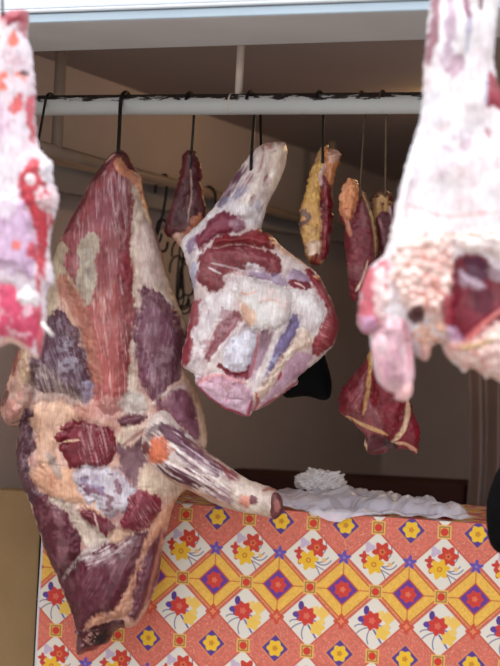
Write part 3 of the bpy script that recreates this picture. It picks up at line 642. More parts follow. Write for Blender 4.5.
oc_ = cut('meat_cut', 'long red cut topped with a crust of orange fat',
 [(346,181),(352,179),(358,182),(360,190),(366,194),(371,205),(374,218),(376,235),(377,252),(374,268),(368,284),(360,298),(354,302),(349,296),(348,276),(346,256),(343,240),(345,228),(341,220),(339,208),(341,192)],
 4.42, (128, 50, 58), [
  A([(340,184),(358,180),(360,192),(356,210),(350,222),(342,216),(339,204)], (216,146,108), 1.5, 4, 1, bump=4, bs=5, lump=(5,4)),
  A([(358,196),(368,200),(374,222),(376,250),(366,286),(354,300),(350,270),(346,246),(352,220)], (120,44,54), 3, 3, .9, bump=3), A([(348,236),(374,230),(368,285),(352,290)], (156,90,96), 3, 3, .5, mott=(6,.48,.62)),
  S([(343,212),(348,228),(350,236)], 3.5, (214,150,126), 1.5, .9), S([(362,194),(370,208),(374,232),(376,258)], 2.5, (206,176,120), 1, .9, bump=1), S([(366,262),(362,280),(356,292)], 2, (214,186,164), 1, .9), S([(366,196),(371,212)], 4, (104,64,80), 1.5, .7)],
 T=12, R=11, g=.8, origin=P(361, 184, 4.42), seed=23, wav=2)
cut_part('fat_strip', yc_, 'yellow fat', [(312,166),(319,160),(323,164),(321,184),(319,200),(320,214),(320,232),(320,246),(318,258),(315,264),(309,260),(306,248),(302,240),(300,228),(299,220),(301,206),(305,192),(309,178)], 4.45, P(322, 150, 4.45), (210, 164, 106),
 [A([(300,210),(312,212),(313,224),(299,228)], (104,80,90), 2, 4, .85, mott=(4,.3,.5)), A([(301,228),(318,224),(320,240),(306,244)], (218,176,122), 2, 4, 1, bump=2, lump=(4,3)), A([(305,243),(319,243),(318,258),(309,258)], (222,196,176), 2, 3, .95), A([(309,258),(318,256),(317,266),(310,264)], (140,50,46), 1.5, 3, .9), A([(306,180),(320,164),(320,204),(304,204)], (216,176,110), 3, 4, .7, lump=(6,3))],
 T=7, R=6, seed=26, back=.4, lift=6, jag=2.2, wav=3, rough=2)
cut_part('fat_crust', oc_, 'orange fat', [(345,182),(351,178),(357,181),(360,189),(358,198),(354,206),(351,216),(349,224),(345,220),(341,215),(339,206),(340,192)], 4.42, P(361, 184, 4.42), (220, 150, 112),
 [A([(340,184),(358,180),(358,208),(342,214)], (226,160,122), 2, 3, .8, lump=(4,4)), A([(344,200),(356,196),(352,214),(344,214)], (206,120,92), 2, 4, .7, mott=(4,.45,.6)), A([(342,212),(350,212),(348,224)], (190,90,84), 2, 3, .8)],
 T=7, R=6, seed=27, back=.4, lift=8, jag=2.2, wav=3, rough=2.5)
cut('meat_cut', 'dark cut with brownish fat at its hook, tucked behind the bright leg',
 [(371,196),(377,191),(384,189),(391,193),(394,203),(396,220),(397,250),(396,285),(390,310),(382,318),(377,300),(374,270),(373,240),(372,220),(369,206)],
 4.47, (104, 36, 44), [
  A([(370,196),(384,190),(392,195),(390,208),(382,214),(374,218),(370,208)], (196,156,106), 1.5, 4, 1, mott=(5,.3,.52), bump=3), A([(378,190),(390,192),(390,198),(380,198)], (110,60,40), 1.5, 3, .8),
  S([(389,206),(391,222),(390,238)], 2.4, (196,170,178), 1, .9), S([(378,218),(382,230),(383,246)], 3, (190,140,148), 1.2, .8), A([(380,216),(396,216),(396,300),(380,300)], (96,28,40), 3, 3, .7), S([(373,200),(375,230),(377,255)], 2.5, (206,170,120), 1, .9)],
 T=11, R=10, g=.9, origin=P(384, 192, 4.47), seed=24, wav=2)
cut('meat_cut', 'lowest small red cut, its ragged bottom hanging below the bright leg',
 [(366,360),(372,345),(382,330),(392,330),(402,345),(408,380),(411,400),(414,415),(418,424),(421,436),(418,443),(419,452),(414,455),(408,449),(398,450),(390,448),(384,453),(374,455),(366,452),(364,444),(366,436),(356,426),(346,417),(339,412),(338,402),(340,392),(348,380),(358,370)],
 4.52, (134, 42, 52), [
  A([(340,394),(350,380),(366,362),(370,376),(368,396),(364,412),(358,422),(348,416),(338,410)], (136,50,60), 2, 3, 1, bump=7, bs=10), A([(344,390),(362,372),(362,400),(350,410)], (186,128,136), 3, 3, .5, streak=(120,1.8,8,.54,.7)),
  A([(368,370),(384,350),(402,362),(408,392),(404,420),(394,442),(384,436),(376,420),(370,404)], (134,36,48), 2, 3, 1, bump=6, bs=12),
  S([(370,352),(368,374),(367,396),(362,414)], 4, (214,166,108), 1.2, .95, bump=1.5), S([(368,400),(374,416),(384,436)], 3, (150,90,100), 1.5, .8),
  S([(346,416),(360,424),(376,430),(386,434)], 3, (206,160,110), 1.2, .9), A([(366,432),(384,436),(388,446),(374,454),(366,450)], (92,26,34), 2, 3, 1, bump=-2), A([(384,438),(398,444),(396,450),(386,450)], (52,18,24), 1.5, 2, .9),
  S([(404,380),(408,404),(404,428),(392,440)], 5, (216,180,150), 1.5, .9, bump=1.5), A([(408,424),(420,428),(420,440),(414,440)], (150,36,50), 1.5, 3, .9), S([(394,442),(406,444),(416,452)], 3, (214,164,136), 1, .9), S([(365,438),(366,450)], 2, (206,170,140), 1)],
 T=14, R=14, g=.8, origin=P(388, 334, 4.52), seed=25, wav=2, jag=1.4)

# ---- two pieces hanging out in the bright daylight
SL_D = 3.35
SL_OUT = [(-60,30),(-30,16),(3,13),(14,10),(28,10),(29,22),(27,38),(32,50),(34,70),(36,90),(35,104),(36,125),(38,146),(45,156),(54,162),(52,178),(58,194),(60,204),(54,218),(50,235),(50,255),(54,272),(55,286),(49,287),
 (47,300),(47,320),(45,340),(41,353),(38,361),(30,355),(22,347),(14,343),(0,347),(-30,352),(-60,340),(-66,200)]
sl_layers = [
 A([(4,12),(28,10),(28,24),(16,24),(6,34),(2,26)], (160,66,78), 2, 3, 1, bump=3),
 A([(18,32),(25,36),(27,40),(28,26),(29,14)], (176,90,98), 2, 3, .8),
 A([(12,44),(17,34),(20,40),(18,50),(12,50)], (226,120,100), 2, 3, .95),
 A([(0,80),(14,76),(30,78),(28,84),(12,88),(0,94)], (240,110,80), 3, 4, .85, mott=(7,.35,.6)), E(26, 76, 4, 2.5, (90,40,44), 1.5, 2, .9),
 A([(16,104),(22,94),(24,104),(18,118),(14,116)], (214,86,84), 2.5, 4, .9), A([(28,96),(35,100),(35,145),(30,135)], (200,80,92), 2.5, 4, .9),
 A([(0,104),(14,112),(14,128),(0,150),(-20,150)], (220,190,206), 5, 6, .9),
 A([(-10,200),(20,190),(34,216),(38,240),(36,280),(20,272),(0,270),(-20,260)], (206,174,202), 6, 8, .95, bump=5), A([(0,150),(24,140),(30,200),(0,230)], (238,226,234), 6, 6, .7),
 A([(28,166),(38,160),(46,170),(48,190),(52,200),(50,222),(47,250),(46,285),(42,270),(38,230),(30,206),(24,192)], (192,70,80), 2.5, 5, 1, bump=3),
 A([(40,164),(54,162),(52,184),(44,180)], (238,232,238), 2, 3, .9, bump=4), A([(38,188),(52,188),(60,203),(54,216),(42,206)], (240,222,226), 2, 5, .8, bump=4, mott=(6,.3,.5)),
 A([(30,176),(38,178),(36,186),(29,184)], (246,232,236), 1.5, 2, .9, bump=2), A([(38,236),(42,220),(40,290),(46,350),(40,360),(37,330),(39,290)], (196,74,86), 2.5, 3, .9, bump=-2),
 E(20, 248, 4, 4, (232,120,110), 2, 2, .9), E(35, 252, 4, 6, (214,80,96), 2, 3, .9),
 A([(-40,285),(0,284),(20,290),(38,300),(40,330),(34,352),(16,340),(0,338),(-40,345)], (206,82,110), 3, 5, 1, bump=3), A([(0,284),(38,292),(36,340),(4,334)], (240,206,216), 4, 4, .7, mott=(8,.48,.62)),
 A([(20,290),(30,286),(44,296),(42,306),(24,304)], (246,238,242), 3, 4, .95, bump=3), S([(-20,346),(0,344),(14,340),(28,350),(38,360)], 6, (240,196,186), 2.5, .95, bump=1.5),
 A([(0,20),(10,30),(4,60),(0,76)], (246,232,234), 4, 4, .8),
 A([(2,50),(20,60),(30,64),(28,74),(4,72)], (200,160,172), 3, 4, .45, mott=(5,.46,.6)),
]
slab_piece = flesh('meat_slab', SL_OUT, SL_D, (228, 212, 220), sl_layers, contrast=.04, blotch=.25, T=24, R=30, g=1.5, it=1, jag=1.4, mat=M_FLESH2, origin=P(2, 13, SL_D), seed=31, back=.8, wav=3, rough=.7)
tag(slab_piece, 'bright white and red slab of ribs hanging nearest at the left edge', 'meat')
pin = mesh_obj('bone_splinter', tube(bmesh.new(), [P(42, 323, 3.24), P(47, 329, 3.235), P(53, 336, 3.235)], .0035, 8, .0028), plain('bone', (236, 228, 220), .5), slab_piece)
for v_ in pin.data.vertices: v_.co -= slab_piece.location
pin['label'] = 'thin white bone splinter at the rim'

R_D = 3.15
R_OUT = [(432,-60),(431,0),(427,25),(424,60),(423,90),(420,120),(412,145),(404,170),(397,200),(392,225),(388,245),(384,256),(372,264),(365,274),(361,290),(358,310),(357,325),(362,333),(370,334),
 (370,345),(373,362),(376,376),(381,386),(390,392),(396,394),(395,399),(403,402),(409,396),(412,380),(412,362),(411,350),(416,356),(424,362),(430,359),(432,346),(440,341),(444,354),(451,362),(459,367),(464,375),(470,367),(480,372),(485,380),(491,376),(500,383),(520,386),(548,378),
 (562,330),(562,250),(548,190),(524,140),(506,106),(498,86),(493,64),(495,36),(500,0),(502,-60)]
r_layers = [
 A([(424,60),(432,0),(438,-20),(436,30),(430,70)], (150,90,106), 2.5, 3, .9), A([(444,-20),(452,-20),(452,20),(448,60),(442,80),(438,60),(444,30)], (196,170,188), 3, 5, .9),
 A([(458,-10),(464,0),(466,20),(462,30),(458,14)], (146,96,120), 2.5, 3, .95), A([(448,62),(456,58),(460,70),(452,84),(446,76)], (186,150,168), 3, 4, .8), A([(462,30),(468,24),(464,56),(458,62)], (170,166,190), 3, 3, .8),
 S([(452,-20),(455,20),(458,60)], 6, (240,232,232), 2.5, .9, bump=3), S([(477,-50),(478,16)], 4, (120,90,94), 2, 1, bump=-5),
 A([(422,90),(440,100),(430,160),(404,200),(398,210),(408,160)], (226,222,228), 6, 6, .8), A([(430,150),(450,140),(470,130),(460,160),(430,190)], (206,190,204), 6, 7, .75, mott=(10,.4,.6)),
 E(485, 137, 4, 5, (180,110,126), 3, 3, .7), E(461, 150, 6, 7, (180,146,166), 3, 4, .6),
 A([(484,80),(488,72),(494,82),(502,104),(512,124),(500,114),(488,110),(482,112)], (150,36,56), 2, 3, 1, bump=2), S([(484,74),(482,92),(480,110)], 3, (190,200,220), 2, .7),
 S([(404,206),(440,222),(480,216),(520,214)], 3, (232,176,172), 2, .6), S([(395,215),(392,250),(388,300)], 10, (236,212,210), 4, .8),
 S([(404,180),(396,230),(388,280),(384,330)], 7, (230,222,226), 3, .9, bump=4),
 # left flap
 A([(360,292),(364,276),(374,264),(384,258),(384,290),(380,325),(372,334),(360,332),(357,320)], (190,84,98), 3, 4, .95, bump=3), A([(370,280),(384,266),(384,320),(374,322)], (240,214,212), 3, 4, .9, bump=4, lump=(8,3)), A([(360,318),(370,316),(376,330),(364,334)], (206,160,190), 3, 3, .9),
 # crumbly kidney fat round the cavity
 A([(388,256),(404,244),(424,236),(450,236),(446,256),(450,276),(444,300),(440,318),(428,318),(412,312),(404,316),(396,300),(392,280)], (238,210,202), 3, 5, 1, bump=6, lump=(9,10)),
 A([(390,256),(446,240),(446,316),(396,312)], (216,128,116), 2.5, 4, .6, mott=(5,.56,.66)),
 A([(450,236),(500,232),(530,240),(540,300),(520,280),(490,256),(456,256)], (242,226,222), 3, 4, .9, bump=5, lump=(9,5)), S([(438,238),(462,238),(492,236)], 3, (200,120,80), 2, .6),
 # cavity
 A([(448,262),(456,256),(478,258),(492,272),(512,280),(520,310),(500,326),(478,340),(464,346),(452,346),(446,330),(444,300),(448,280)], (136,44,60), 3, 5, 1, bump=-12, bs=12),
 A([(456,258),(480,260),(488,276),(476,282),(462,272)], (106,64,86), 2.5, 4, .95), A([(482,264),(500,268),(504,284),(490,282)], (222,206,216), 3, 4, .9, bump=4), A([(456,268),(464,276),(484,286),(480,292),(462,290),(454,280)], (226,206,222), 3, 4, .9, bump=4),
 A([(464,292),(490,290),(488,312),(472,318)], (104,34,54), 3, 4, .9), S([(512,300),(490,318),(476,330),(456,348)], 7, (214,128,124), 2.5, .9, bump=7), S([(496,318),(484,332),(470,342)], 5, (104,44,58), 2, .9, bump=-3),
 A([(440,330),(452,326),(462,340),(460,350),(446,350)], (204,170,196), 3, 4, .9, bump=4), A([(436,300),(444,296),(450,320),(440,330)], (170,66,80), 2.5, 3, .9),
 A([(404,312),(412,306),(422,314),(416,326),(406,322)], (92,42,42), 2, 3, .95, bump=-6),
 A([(410,326),(440,318),(446,346),(430,350),(414,346)], (226,176,156), 3, 5, .95, bump=3, lump=(6,5), mott=(5,.3,.55)), A([(420,345),(434,345),(432,358),(422,362)], (240,190,180), 2, 3, .9, bump=4),
 A([(440,342),(470,340),(500,322),(548,310),(550,376),(500,382),(470,372),(450,362)], (238,206,198), 3, 5, .95, bump=5, lump=(9,8)), A([(446,342),(490,346),(490,376),(450,362)], (216,130,116), 2.5, 4, .6, mott=(6,.5,.62)), S([(456,346),(470,348),(486,340)], 5, (186,160,110), 2, .7),
 # smooth lobe
 A([(372,335),(380,318),(398,316),(408,330),(412,360),(410,384),(398,390),(384,386),(376,372)], (220,176,186), 3, 4, .95, bump=10, bs=14), A([(378,355),(404,350),(406,382),(386,382)], (196,140,160), 5, 5, .7, mott=(7,.42,.6)), A([(384,376),(400,380),(396,388),(386,386)], (170,140,136), 3, 3, .7), S([(398,320),(404,345),(406,370)], 2, (206,110,130), 2, .6),
 A([(398,388),(411,376),(411,394),(404,402),(395,399)], (236,184,186), 2, 2, .95, bump=4), S([(370,334),(380,326)], 2, (150,80,80), 1.5, .6), S([(384,322),(392,316),(402,318)], 5, (222,214,216), 3, .7),
]
right_leg = flesh('carcass_leg', R_OUT, R_D, (238, 229, 232), r_layers, contrast=.04, blotch=.22, pale_amt=.1, T=40, R=48, g=1.4, it=1, jag=1.2, mat=M_FLESH2, origin=P(466, -20, R_D), seed=41, back=.6, wav=6, rough=.7)
tag(right_leg, 'large pale leg of a carcass, brightly lit, hanging nearest at the right edge', 'meat')

lobe = flesh('hanging_lobe', [(386,312),(394,308),(402,312),(407,324),(409,340),(412,358),(413,372),(411,384),(411,394),(404,402),(396,400),(394,394),(388,391),(381,386),(376,376),(373,362),(370,347),(372,338),(377,327)], R_D, (226, 186, 194),
 [A([(374,340),(388,322),(404,326),(408,348),(400,360),(382,358)], (232,204,210), 4, 5, .8, bump=3), A([(376,358),(404,352),(408,380),(392,388),(382,384)], (196,144,164), 4, 6, .8, mott=(9,.36,.6)), A([(382,376),(400,378),(394,389),(384,386)], (168,140,138), 3, 4, .6),
  S([(400,322),(405,344),(406,372)], 2.2, (204,110,130), 1.5, .6), S([(392,330),(388,350),(392,372)], 1.6, (190,130,150), 1.5, .5), A([(397,390),(411,378),(412,394),(404,402),(395,399)], (238,190,190), 2, 2, .95, bump=2), A([(384,312),(404,312),(400,326),(386,326)], (214,208,214), 3, 3, .7)],
 T=16, R=17, g=1.2, mat=M_FLESH2, parent=right_leg, origin=P(466, -20, R_D), seed=42, back=.6, lift=22, wav=2, rough=.6, it=1, blotch=.25)
lobe['label'] = 'smooth mauve lobe hanging at the lower left'
tend = flesh('tendon_cord', [(404,176),(410,180),(406,214),(402,250),(400,282),(402,316),(394,320),(387,314),(386,284),(389,250),(394,216)], R_D, (236, 226, 228),
 [S([(405,182),(397,240),(394,312)], 5, (226,220,226), 3, .7), S([(401,230),(398,280),(399,312)], 2, (226,170,170), 1.5, .6)], T=8, R=8, g=1.3, mat=M_FLESH2, parent=right_leg, origin=P(466, -20, R_D), seed=43, back=.4, lift=20, wav=1.5, rough=.4, it=2, blotch=.15)
# ================================================================== the stall
M_WALL = plain('brown_plaster', (198, 182, 175), .85, var=.05, scale=3, bump=.15, bscale=60)
M_CEIL = plain('brown_ceiling_board', (164, 148, 142), .8, var=.04, scale=2)
M_SHEET = plain('painted_steel_sheet', (216, 220, 226), .45, var=.04, scale=4)
M_TRIM = plain('bluish_painted_trim', (188, 206, 220), .4, var=.05, scale=6)
M_SOFFIT = plain('grey_painted_beam', (196, 194, 194), .55, var=.05, scale=5)
M_GROUND = plain('concrete_ground', (142, 138, 132), .9, var=.1, scale=2)
M_HOOK = plain('black_wire', (36, 34, 34), .45, metal=.6, var=.3, scale=40)
M_WIRE = plain('brown_wire', (92, 74, 56), .5, metal=.4, var=.3, scale=40)
M_PIPE = plain('dull_beige_pipe', (150, 132, 118), .5, var=.12, scale=12)
M_STRIP = plain('grey_strip', (140, 134, 132), .7, var=.06, scale=6)
M_BOARD = plain('brown_board', (144, 114, 76), .75, var=.08, scale=9, bump=.15)
M_BLACK = plain('black_cloth', (8, 8, 10), .9, var=.3, scale=20, bump=.2, spec=.08)
M_DARKWOOD = plain('dark_wood', (60, 34, 30), .8, var=.2, scale=5, spec=.15)
M_CURTAIN = plain('taupe_curtain', (150, 130, 124), .95, var=.08, scale=8, spec=.1)

# rail direction, shared by the whole front
ZR = CAMZ + (CY - 104) * 4.5 / F
R0 = PZ(40, 105.5, ZR); R1 = PZ(420, 103, ZR)
EX = (R1 - R0).normalized(); EY = Vector((-EX.y, EX.x, 0))     # along the front / into the stall

# wall receding along the left, ceiling edge seen from (35,55)
D0 = 5.1
W0 = P(35, 55, D0)
WD = Vector((math.sin(math.atan(.434)), math.cos(math.atan(.434)), 0))
WN = Vector((-WD.y, WD.x, 0))                                   # outwards, to the left
ZC = W0.z
wa = W0 - WD * .95; wb = W0 + WD * 3.15
wa.z = wb.z = 0
struct(mesh_obj('wall_left', slab(wa, wb, WN * .12, 0, ZC + .3), M_WALL, smooth=False))
wc = wb + Vector((WD.y, -WD.x, 0)) * 3.2
struct(mesh_obj('wall_back', slab(wb + WN * .12, wc, WD * .12, 0, ZC + .3), M_WALL, smooth=False))
fr = PZ(430, 11, CAMZ + 318 * 4.35 / F) + EX * 1.0
struct(mesh_obj('wall_right', slab(Vector((wc.x, wc.y, 0)), Vector((fr.x + .35, fr.y + .3, 0)), Vector((.12, .02, 0)), 0, ZC + .3), M_WALL, smooth=False))

# beam over the opening
ZS = CAMZ + 318 * 4.35 / F
fa = PZ(28, 24, ZS); fb = PZ(430, 11, ZS); ba = PZ(32, 52, ZS); bb = PZ(422, 40, ZS)
def ext(a, b, e0, e1):
    d = (b - a).normalized(); return a - d * e0, b + d * e1
fa, fb = ext(fa, fb, .6, .9); ba, bb = ext(ba, bb, .6, .9)
bm = bmesh.new()
up = Vector((0, 0, 1))
hexa(bm, [fa, fb, bb, ba, fa + up * .46, fb + up * .46, bb + up * .46, ba + up * .46])
bevel(bm, .006)
struct(mesh_obj('trim_1', bm, M_SOFFIT, smooth=False))
# folded lip and upper sheet on the face of the beam
fn = Vector(((fb - fa).y, -(fb - fa).x, 0)).normalized()
if fn.y > 0: fn = -fn
def face_strip(name, z0, z1, out, mat):
    b_ = bmesh.new()
    a0 = fa + fn * .002; b0 = fb + fn * .002
    hexa(b_, [Vector((p.x, p.y, ZS + z0)) for p in (a0 + fn * out, b0 + fn * out, b0, a0)] + [Vector((p.x, p.y, ZS + z1)) for p in (a0 + fn * out, b0 + fn * out, b0, a0)])
    bevel(b_, min(.004, out * .3))
    struct(mesh_obj(name, b_, mat, smooth=False))
face_strip('trim_2', .0, .020, .012, M_TRIM)
face_strip('trim_3', .022, .030, .022, M_SHEET)
face_strip('trim_4', .032, .46, .015, M_SHEET)

# ceiling of the stall and roof over it
c0 = ba + EY * .0; c1 = bb
bm = bmesh.new()
q = [Vector((p.x, p.y, 0)) for p in (ba, bb + EX * .4, wc + WD * .4 + EX * .3, wb + WN * .5 + WD * .3, wa + WN * .5)]
zc = ZC + .001
vb = [bm.verts.new((p.x, p.y, zc)) for p in q]; vt = [bm.verts.new((p.x, p.y, zc + .06)) for p in q]
n_ = len(q)
bm.faces.new(vb[::-1]); bm.faces.new(vt)
for i in range(n_): bm.faces.new((vb[i], vb[(i + 1) % n_], vt[(i + 1) % n_], vt[i]))
bmesh.ops.recalc_face_normals(bm, faces=bm.faces[:])
struct(mesh_obj('ceiling', bm, M_CEIL, smooth=False))

bm = bmesh.new()
hexa(bm, [(-9, -6, -.1), (9, -6, -.1), (9, 12, -.1), (-9, 12, -.1), (-9, -6, 0), (9, -6, 0), (9, 12, 0), (-9, 12, 0)])
struct(mesh_obj('floor', bm, M_GROUND, smooth=False))

# ---- painted rail with chipped black paint on its top
mt, nt, b = new_mat('chipped_white_paint')
tc = nd(nt, 'ShaderNodeTexCoord'); sp = nd(nt, 'ShaderNodeSeparateXYZ'); nt.links.new(tc.outputs['Object'], sp.inputs[0])
mp = nd(nt, 'ShaderNodeMapping'); mp.inputs['Scale'].default_value = (22, 60, 110); nt.links.new(tc.outputs['Object'], mp.inputs['Vector'])
nz = nd(nt, 'ShaderNodeTexNoise'); nz.inputs['Scale'].default_value = 1; nz.inputs['Detail'].default_value = 5; nz.inputs['Roughness'].default_value = .65
nt.links.new(mp.outputs['Vector'], nz.inputs['Vector'])
zr = nd(nt, 'ShaderNodeMapRange'); zr.inputs['From Min'].default_value = -.008; zr.inputs['From Max'].default_value = .024; zr.inputs['To Min'].default_value = -.26; zr.inputs['To Max'].default_value = .26
nt.links.new(sp.outputs['Z'], zr.inputs['Value'])
ad = nd(nt, 'ShaderNodeMath', operation='ADD'); nt.links.new(nz.outputs['Fac'], ad.inputs[0]); nt.links.new(zr.outputs['Result'], ad.inputs[1])
rp = nd(nt, 'ShaderNodeValToRGB'); rp.color_ramp.elements[0].position = .555; rp.color_ramp.elements[1].position = .585
rp.color_ramp.elements[0].color = lin4((186, 188, 186)); rp.color_ramp.elements[1].color = lin4((40, 32, 30))
nt.links.new(ad.outputs[0], rp.inputs['Fac']); nt.links.new(rp.outputs['Color'], b.inputs['Base Color']); b.inputs['Roughness'].default_value = .5
M_RAIL = mt

ra, rb = R0 - EX * .45, R1 + EX * .75
def oriented(name, a, b, r, mat, seg=24, parent=None):
    """a straight round bar with its own axes: x along the bar, z up"""
    a = Vector(a); b = Vector(b); L_ = (b - a).length
    bm = bmesh.new()
    prof = [(0, 0), (0, r * .9), (r * .1, r), (L_ - r * .1, r), (L_, r * .9), (L_, 0)]
    rings = []
    for x_, rr in prof[1:-1]:
        rings.append([bm.verts.new((x_, rr * math.cos(2 * math.pi * k / seg), rr * math.sin(2 * math.pi * k / seg))) for k in range(seg)])
    for i in range(len(rings) - 1):
        for k in range(seg):
            bm.faces.new((rings[i][k], rings[i][(k + 1) % seg], rings[i + 1][(k + 1) % seg], rings[i + 1][k]))
    bm.faces.new(rings[0][::-1]); bm.faces.new(rings[-1])
    bmesh.ops.recalc_face_normals(bm, faces=bm.faces[:])
    o = mesh_obj(name, bm, mat, parent)
    dx = (b - a).normalized(); up_ = Vector((0, 0, 1)) if abs(dx.z) < .9 else Vector((0, 1, 0))
    y_ = up_.cross(dx).normalized(); z_ = dx.cross(y_)
    mm = Matrix((dx, y_, z_)).transposed().to_4x4(); mm.translation = a
    o.matrix_world = mm
    return o
rail_r = .0265
rail = oriented('hanging_rail', ra, rb, rail_r, M_RAIL)
tag(rail, 'white painted steel rail with chipped black top, running across the stall opening', 'rail')
inv = rail.matrix_world.inverted()
def kid(o, parent):
    mw = o.matrix_world.copy(); o.parent = parent; o.matrix_parent_inverse = Matrix.Identity(4); o.matrix_basis = parent.matrix_basis.inverted() @ mw
def rail_pt(px, dy=0.0):                                        # point of the rail axis under a photo column
    a = R0; d_ = EX
    r = ray(px, 104)
    # intersect in plan
    t = (a.x * d_.y - a.y * d_.x) / (r.x * d_.y - r.y * d_.x)
    p = CAM + r * t
    return Vector((p.x, p.y, ZR))
M_POST = plain('rusty_white_post', (196, 180, 168), .6, var=.18, scale=20)
pt = rail_pt(238)
post = oriented('support_post', pt, Vector((pt.x, pt.y, ZC + .02)), .0095, M_POST)
kid(post, rail)
pt = rail_pt(506)
post2 = oriented('support_post', pt, Vector((pt.x, pt.y, ZC + .02)), .0095, M_POST); kid(post2, rail)
ptl = R0 - EX * .4
post3 = oriented('support_post', ptl, Vector((ptl.x, ptl.y, ZC + .02)), .0095, M_POST); kid(post3, rail)
pt = rail_pt(232)
col_ = oriented('weld_collar', pt - EX * .004, pt + EX * .004, rail_r + .0012, M_POST); kid(col_, rail)

# pipe along the wall, with its hangers, and a grey strip running behind it
pa = P(-20, 130, 4.62); pb = P(330, 227.5, 6.75)
rear = oriented('wall_pipe', pa, pb, .017, M_PIPE)
tag(rear, 'dull beige pipe sloping along the dim side wall behind the meat', 'pipe')
def on_pipe(px):
    r = ray(px, 180); d_ = pb - pa
    t = (pa.x * d_.y - pa.y * d_.x) / (r.x * d_.y - r.y * d_.x)
    p = CAM + r * t
    k = (Vector((p.x, p.y, 0)) - Vector((pa.x, pa.y, 0))).length / Vector((d_.x, d_.y, 0)).length
    return pa + d_ * k
for px_, rr in ((55, .016), (347, .016)):
    p_ = on_pipe(px_) if px_ < 300 else pb - (pb - pa).normalized() * .02
    h_ = oriented('hanger', p_, Vector((p_.x, p_.y, ZC + .02)), rr, M_PIPE); kid(h_, rear)
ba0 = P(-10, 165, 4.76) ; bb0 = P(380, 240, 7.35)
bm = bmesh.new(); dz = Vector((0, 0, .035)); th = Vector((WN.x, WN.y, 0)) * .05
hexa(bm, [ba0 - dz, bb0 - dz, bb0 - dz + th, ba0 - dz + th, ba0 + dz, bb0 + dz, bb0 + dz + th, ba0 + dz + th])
struct(mesh_obj('wall_strip', bm, M_STRIP, smooth=False))

# ---- hooks
def hook_obj(name, pts, r, mat, label, group='hooks on the painted rail'):
    o = mesh_obj(name, tube(bmesh.new(), smooth_path(pts, 6), r, 8), mat, loc=pts[0])
    tag(o, label, 'hook', group); return o
def rail_hook(px, end, label, r=.0034, mat=None, front=False):
    fwd = -EY if front else EY
    c = rail_pt(px + (4.5 if front else -4.5))
    R_ = rail_r + r + .0005
    pts = []
    for a_ in (165, 140, 115, 90, 60, 30, 0):                   # over the rail, then down to the meat
        t = math.radians(a_)
        pts.append(c + fwd * (R_ * math.cos(t)) + Vector((0, 0, R_ * math.sin(t))))
    e = Vector(end)
    s_ = pts[-1]
    pts += [s_.lerp(e, .3), s_.lerp(e, .65), e]
    pts += [e + Vector((0.002, .018, -.022)), e + Vector((.004, .04, -.012)), e + Vector((.004, .05, .012))]
    return hook_obj('meat_hook', pts, r, mat or M_HOOK, label)
def hook_end(px, py, d): return P(px, py, d)
rail_hook(121.5, P(118, 160, Q_D - .045), 'thick black hook holding the huge quarter', .0052, front=True)
rail_hook(194.5, P(190.5, 168, 4.575), 'black wire hook holding the small dark dried cut')
rail_hook(255, P(251, 164, 4.375), 'black wire hook through the pale shank of the skinned leg', .004)
rail_hook(324, P(322.5, 160, 4.425), 'black wire hook holding the cut with yellow fat')
rail_hook(366, P(360, 192, 4.39), 'thin brown wire hook holding the orange-crusted cut', .0024, M_WIRE)
rail_hook(387, P(385, 205, 4.445), 'brown wire hook nearest the bright leg', .003, M_WIRE)
# the lowest cut hangs on a long wire hidden behind the bright leg
rail_hook(430, P(388, 345, 4.49), 'long wire hook of the lowest cut, mostly behind the bright leg', .0024, M_WIRE)
c_ = rail_pt(46)
rail_hook(46, P(37, 150, 4.55), 'slanting black hook beside the bright slab at the left', .0036, front=True)

# spare hooks on the wall pipe
def s_hook(top, L_, r, label, lean=0.0, flip=1):
    x_ = RV
    pts = [top + x_ * (.028 * flip) + Vector((0, 0, -.035)), top + x_ * (.026 * flip) + Vector((0, 0, -.002)), top + x_ * (.012 * flip) + Vector((0, 0, .018)),
           top + x_ * (-.006 * flip) + Vector((0, 0, .012)), top + x_ * (-.012 * flip + lean * .3) + Vector((0, 0, -L_ * .35)), top + x_ * (-.012 * flip + lean * .8) + Vector((0, 0, -L_ * .8)),
           top + x_ * (lean + .002) + Vector((0, 0, -L_)), top + x_ * (lean + .022) + Vector((0, 0, -L_ + .004)), top + x_ * (lean + .028) + Vector((0, 0, -L_ + .03))]
    o = mesh_obj('meat_hook', tube(bmesh.new(), smooth_path(pts, 6), r, 8), M_HOOK, loc=top)
    tag(o, label, 'hook', 'spare hooks on the wall pipe'); return o
t1 = on_pipe(165) ; t2 = on_pipe(208)
s_hook(t1 + Vector((0, -.0, .0)), .19, .0042, 'empty black hook on the wall pipe left of the dried cut', -.03, -1)
s_hook(t2 + Vector((0, -.0, .0)), .22, .0042, 'empty black hook on the wall pipe right of the dried cut', -.035, 1)
u = t2 + Vector((-.03, 0, -.20))
dd_ = u.y
s_hook(P(184, 238, dd_), .22, .0034, 'uppermost of the empty hooks clustered below the dried cut', -.004, 1)
s_hook(P(181, 246, dd_ - .02), .17, .0034, 'left empty hook in the dangling cluster, prong turned left', -.012, -1)
s_hook(P(187, 258, dd_ + .02), .12, .0034, 'pronged hook in the dangling cluster beside the skinned leg', .0, 1)
s_hook(P(183, 270, dd_ + .03), .14, .0032, 'lowest empty hook of the dangling cluster', .004, 1)
s_hook(P(179, 262, dd_ - .03), .15, .0032, 'empty hook of the dangling cluster nearest the quarter', .012, -1)
s_hook(P(160, 226, dd_ - .1), .08, .0046, 'short dark hook against the edge of the quarter', .0, 1)

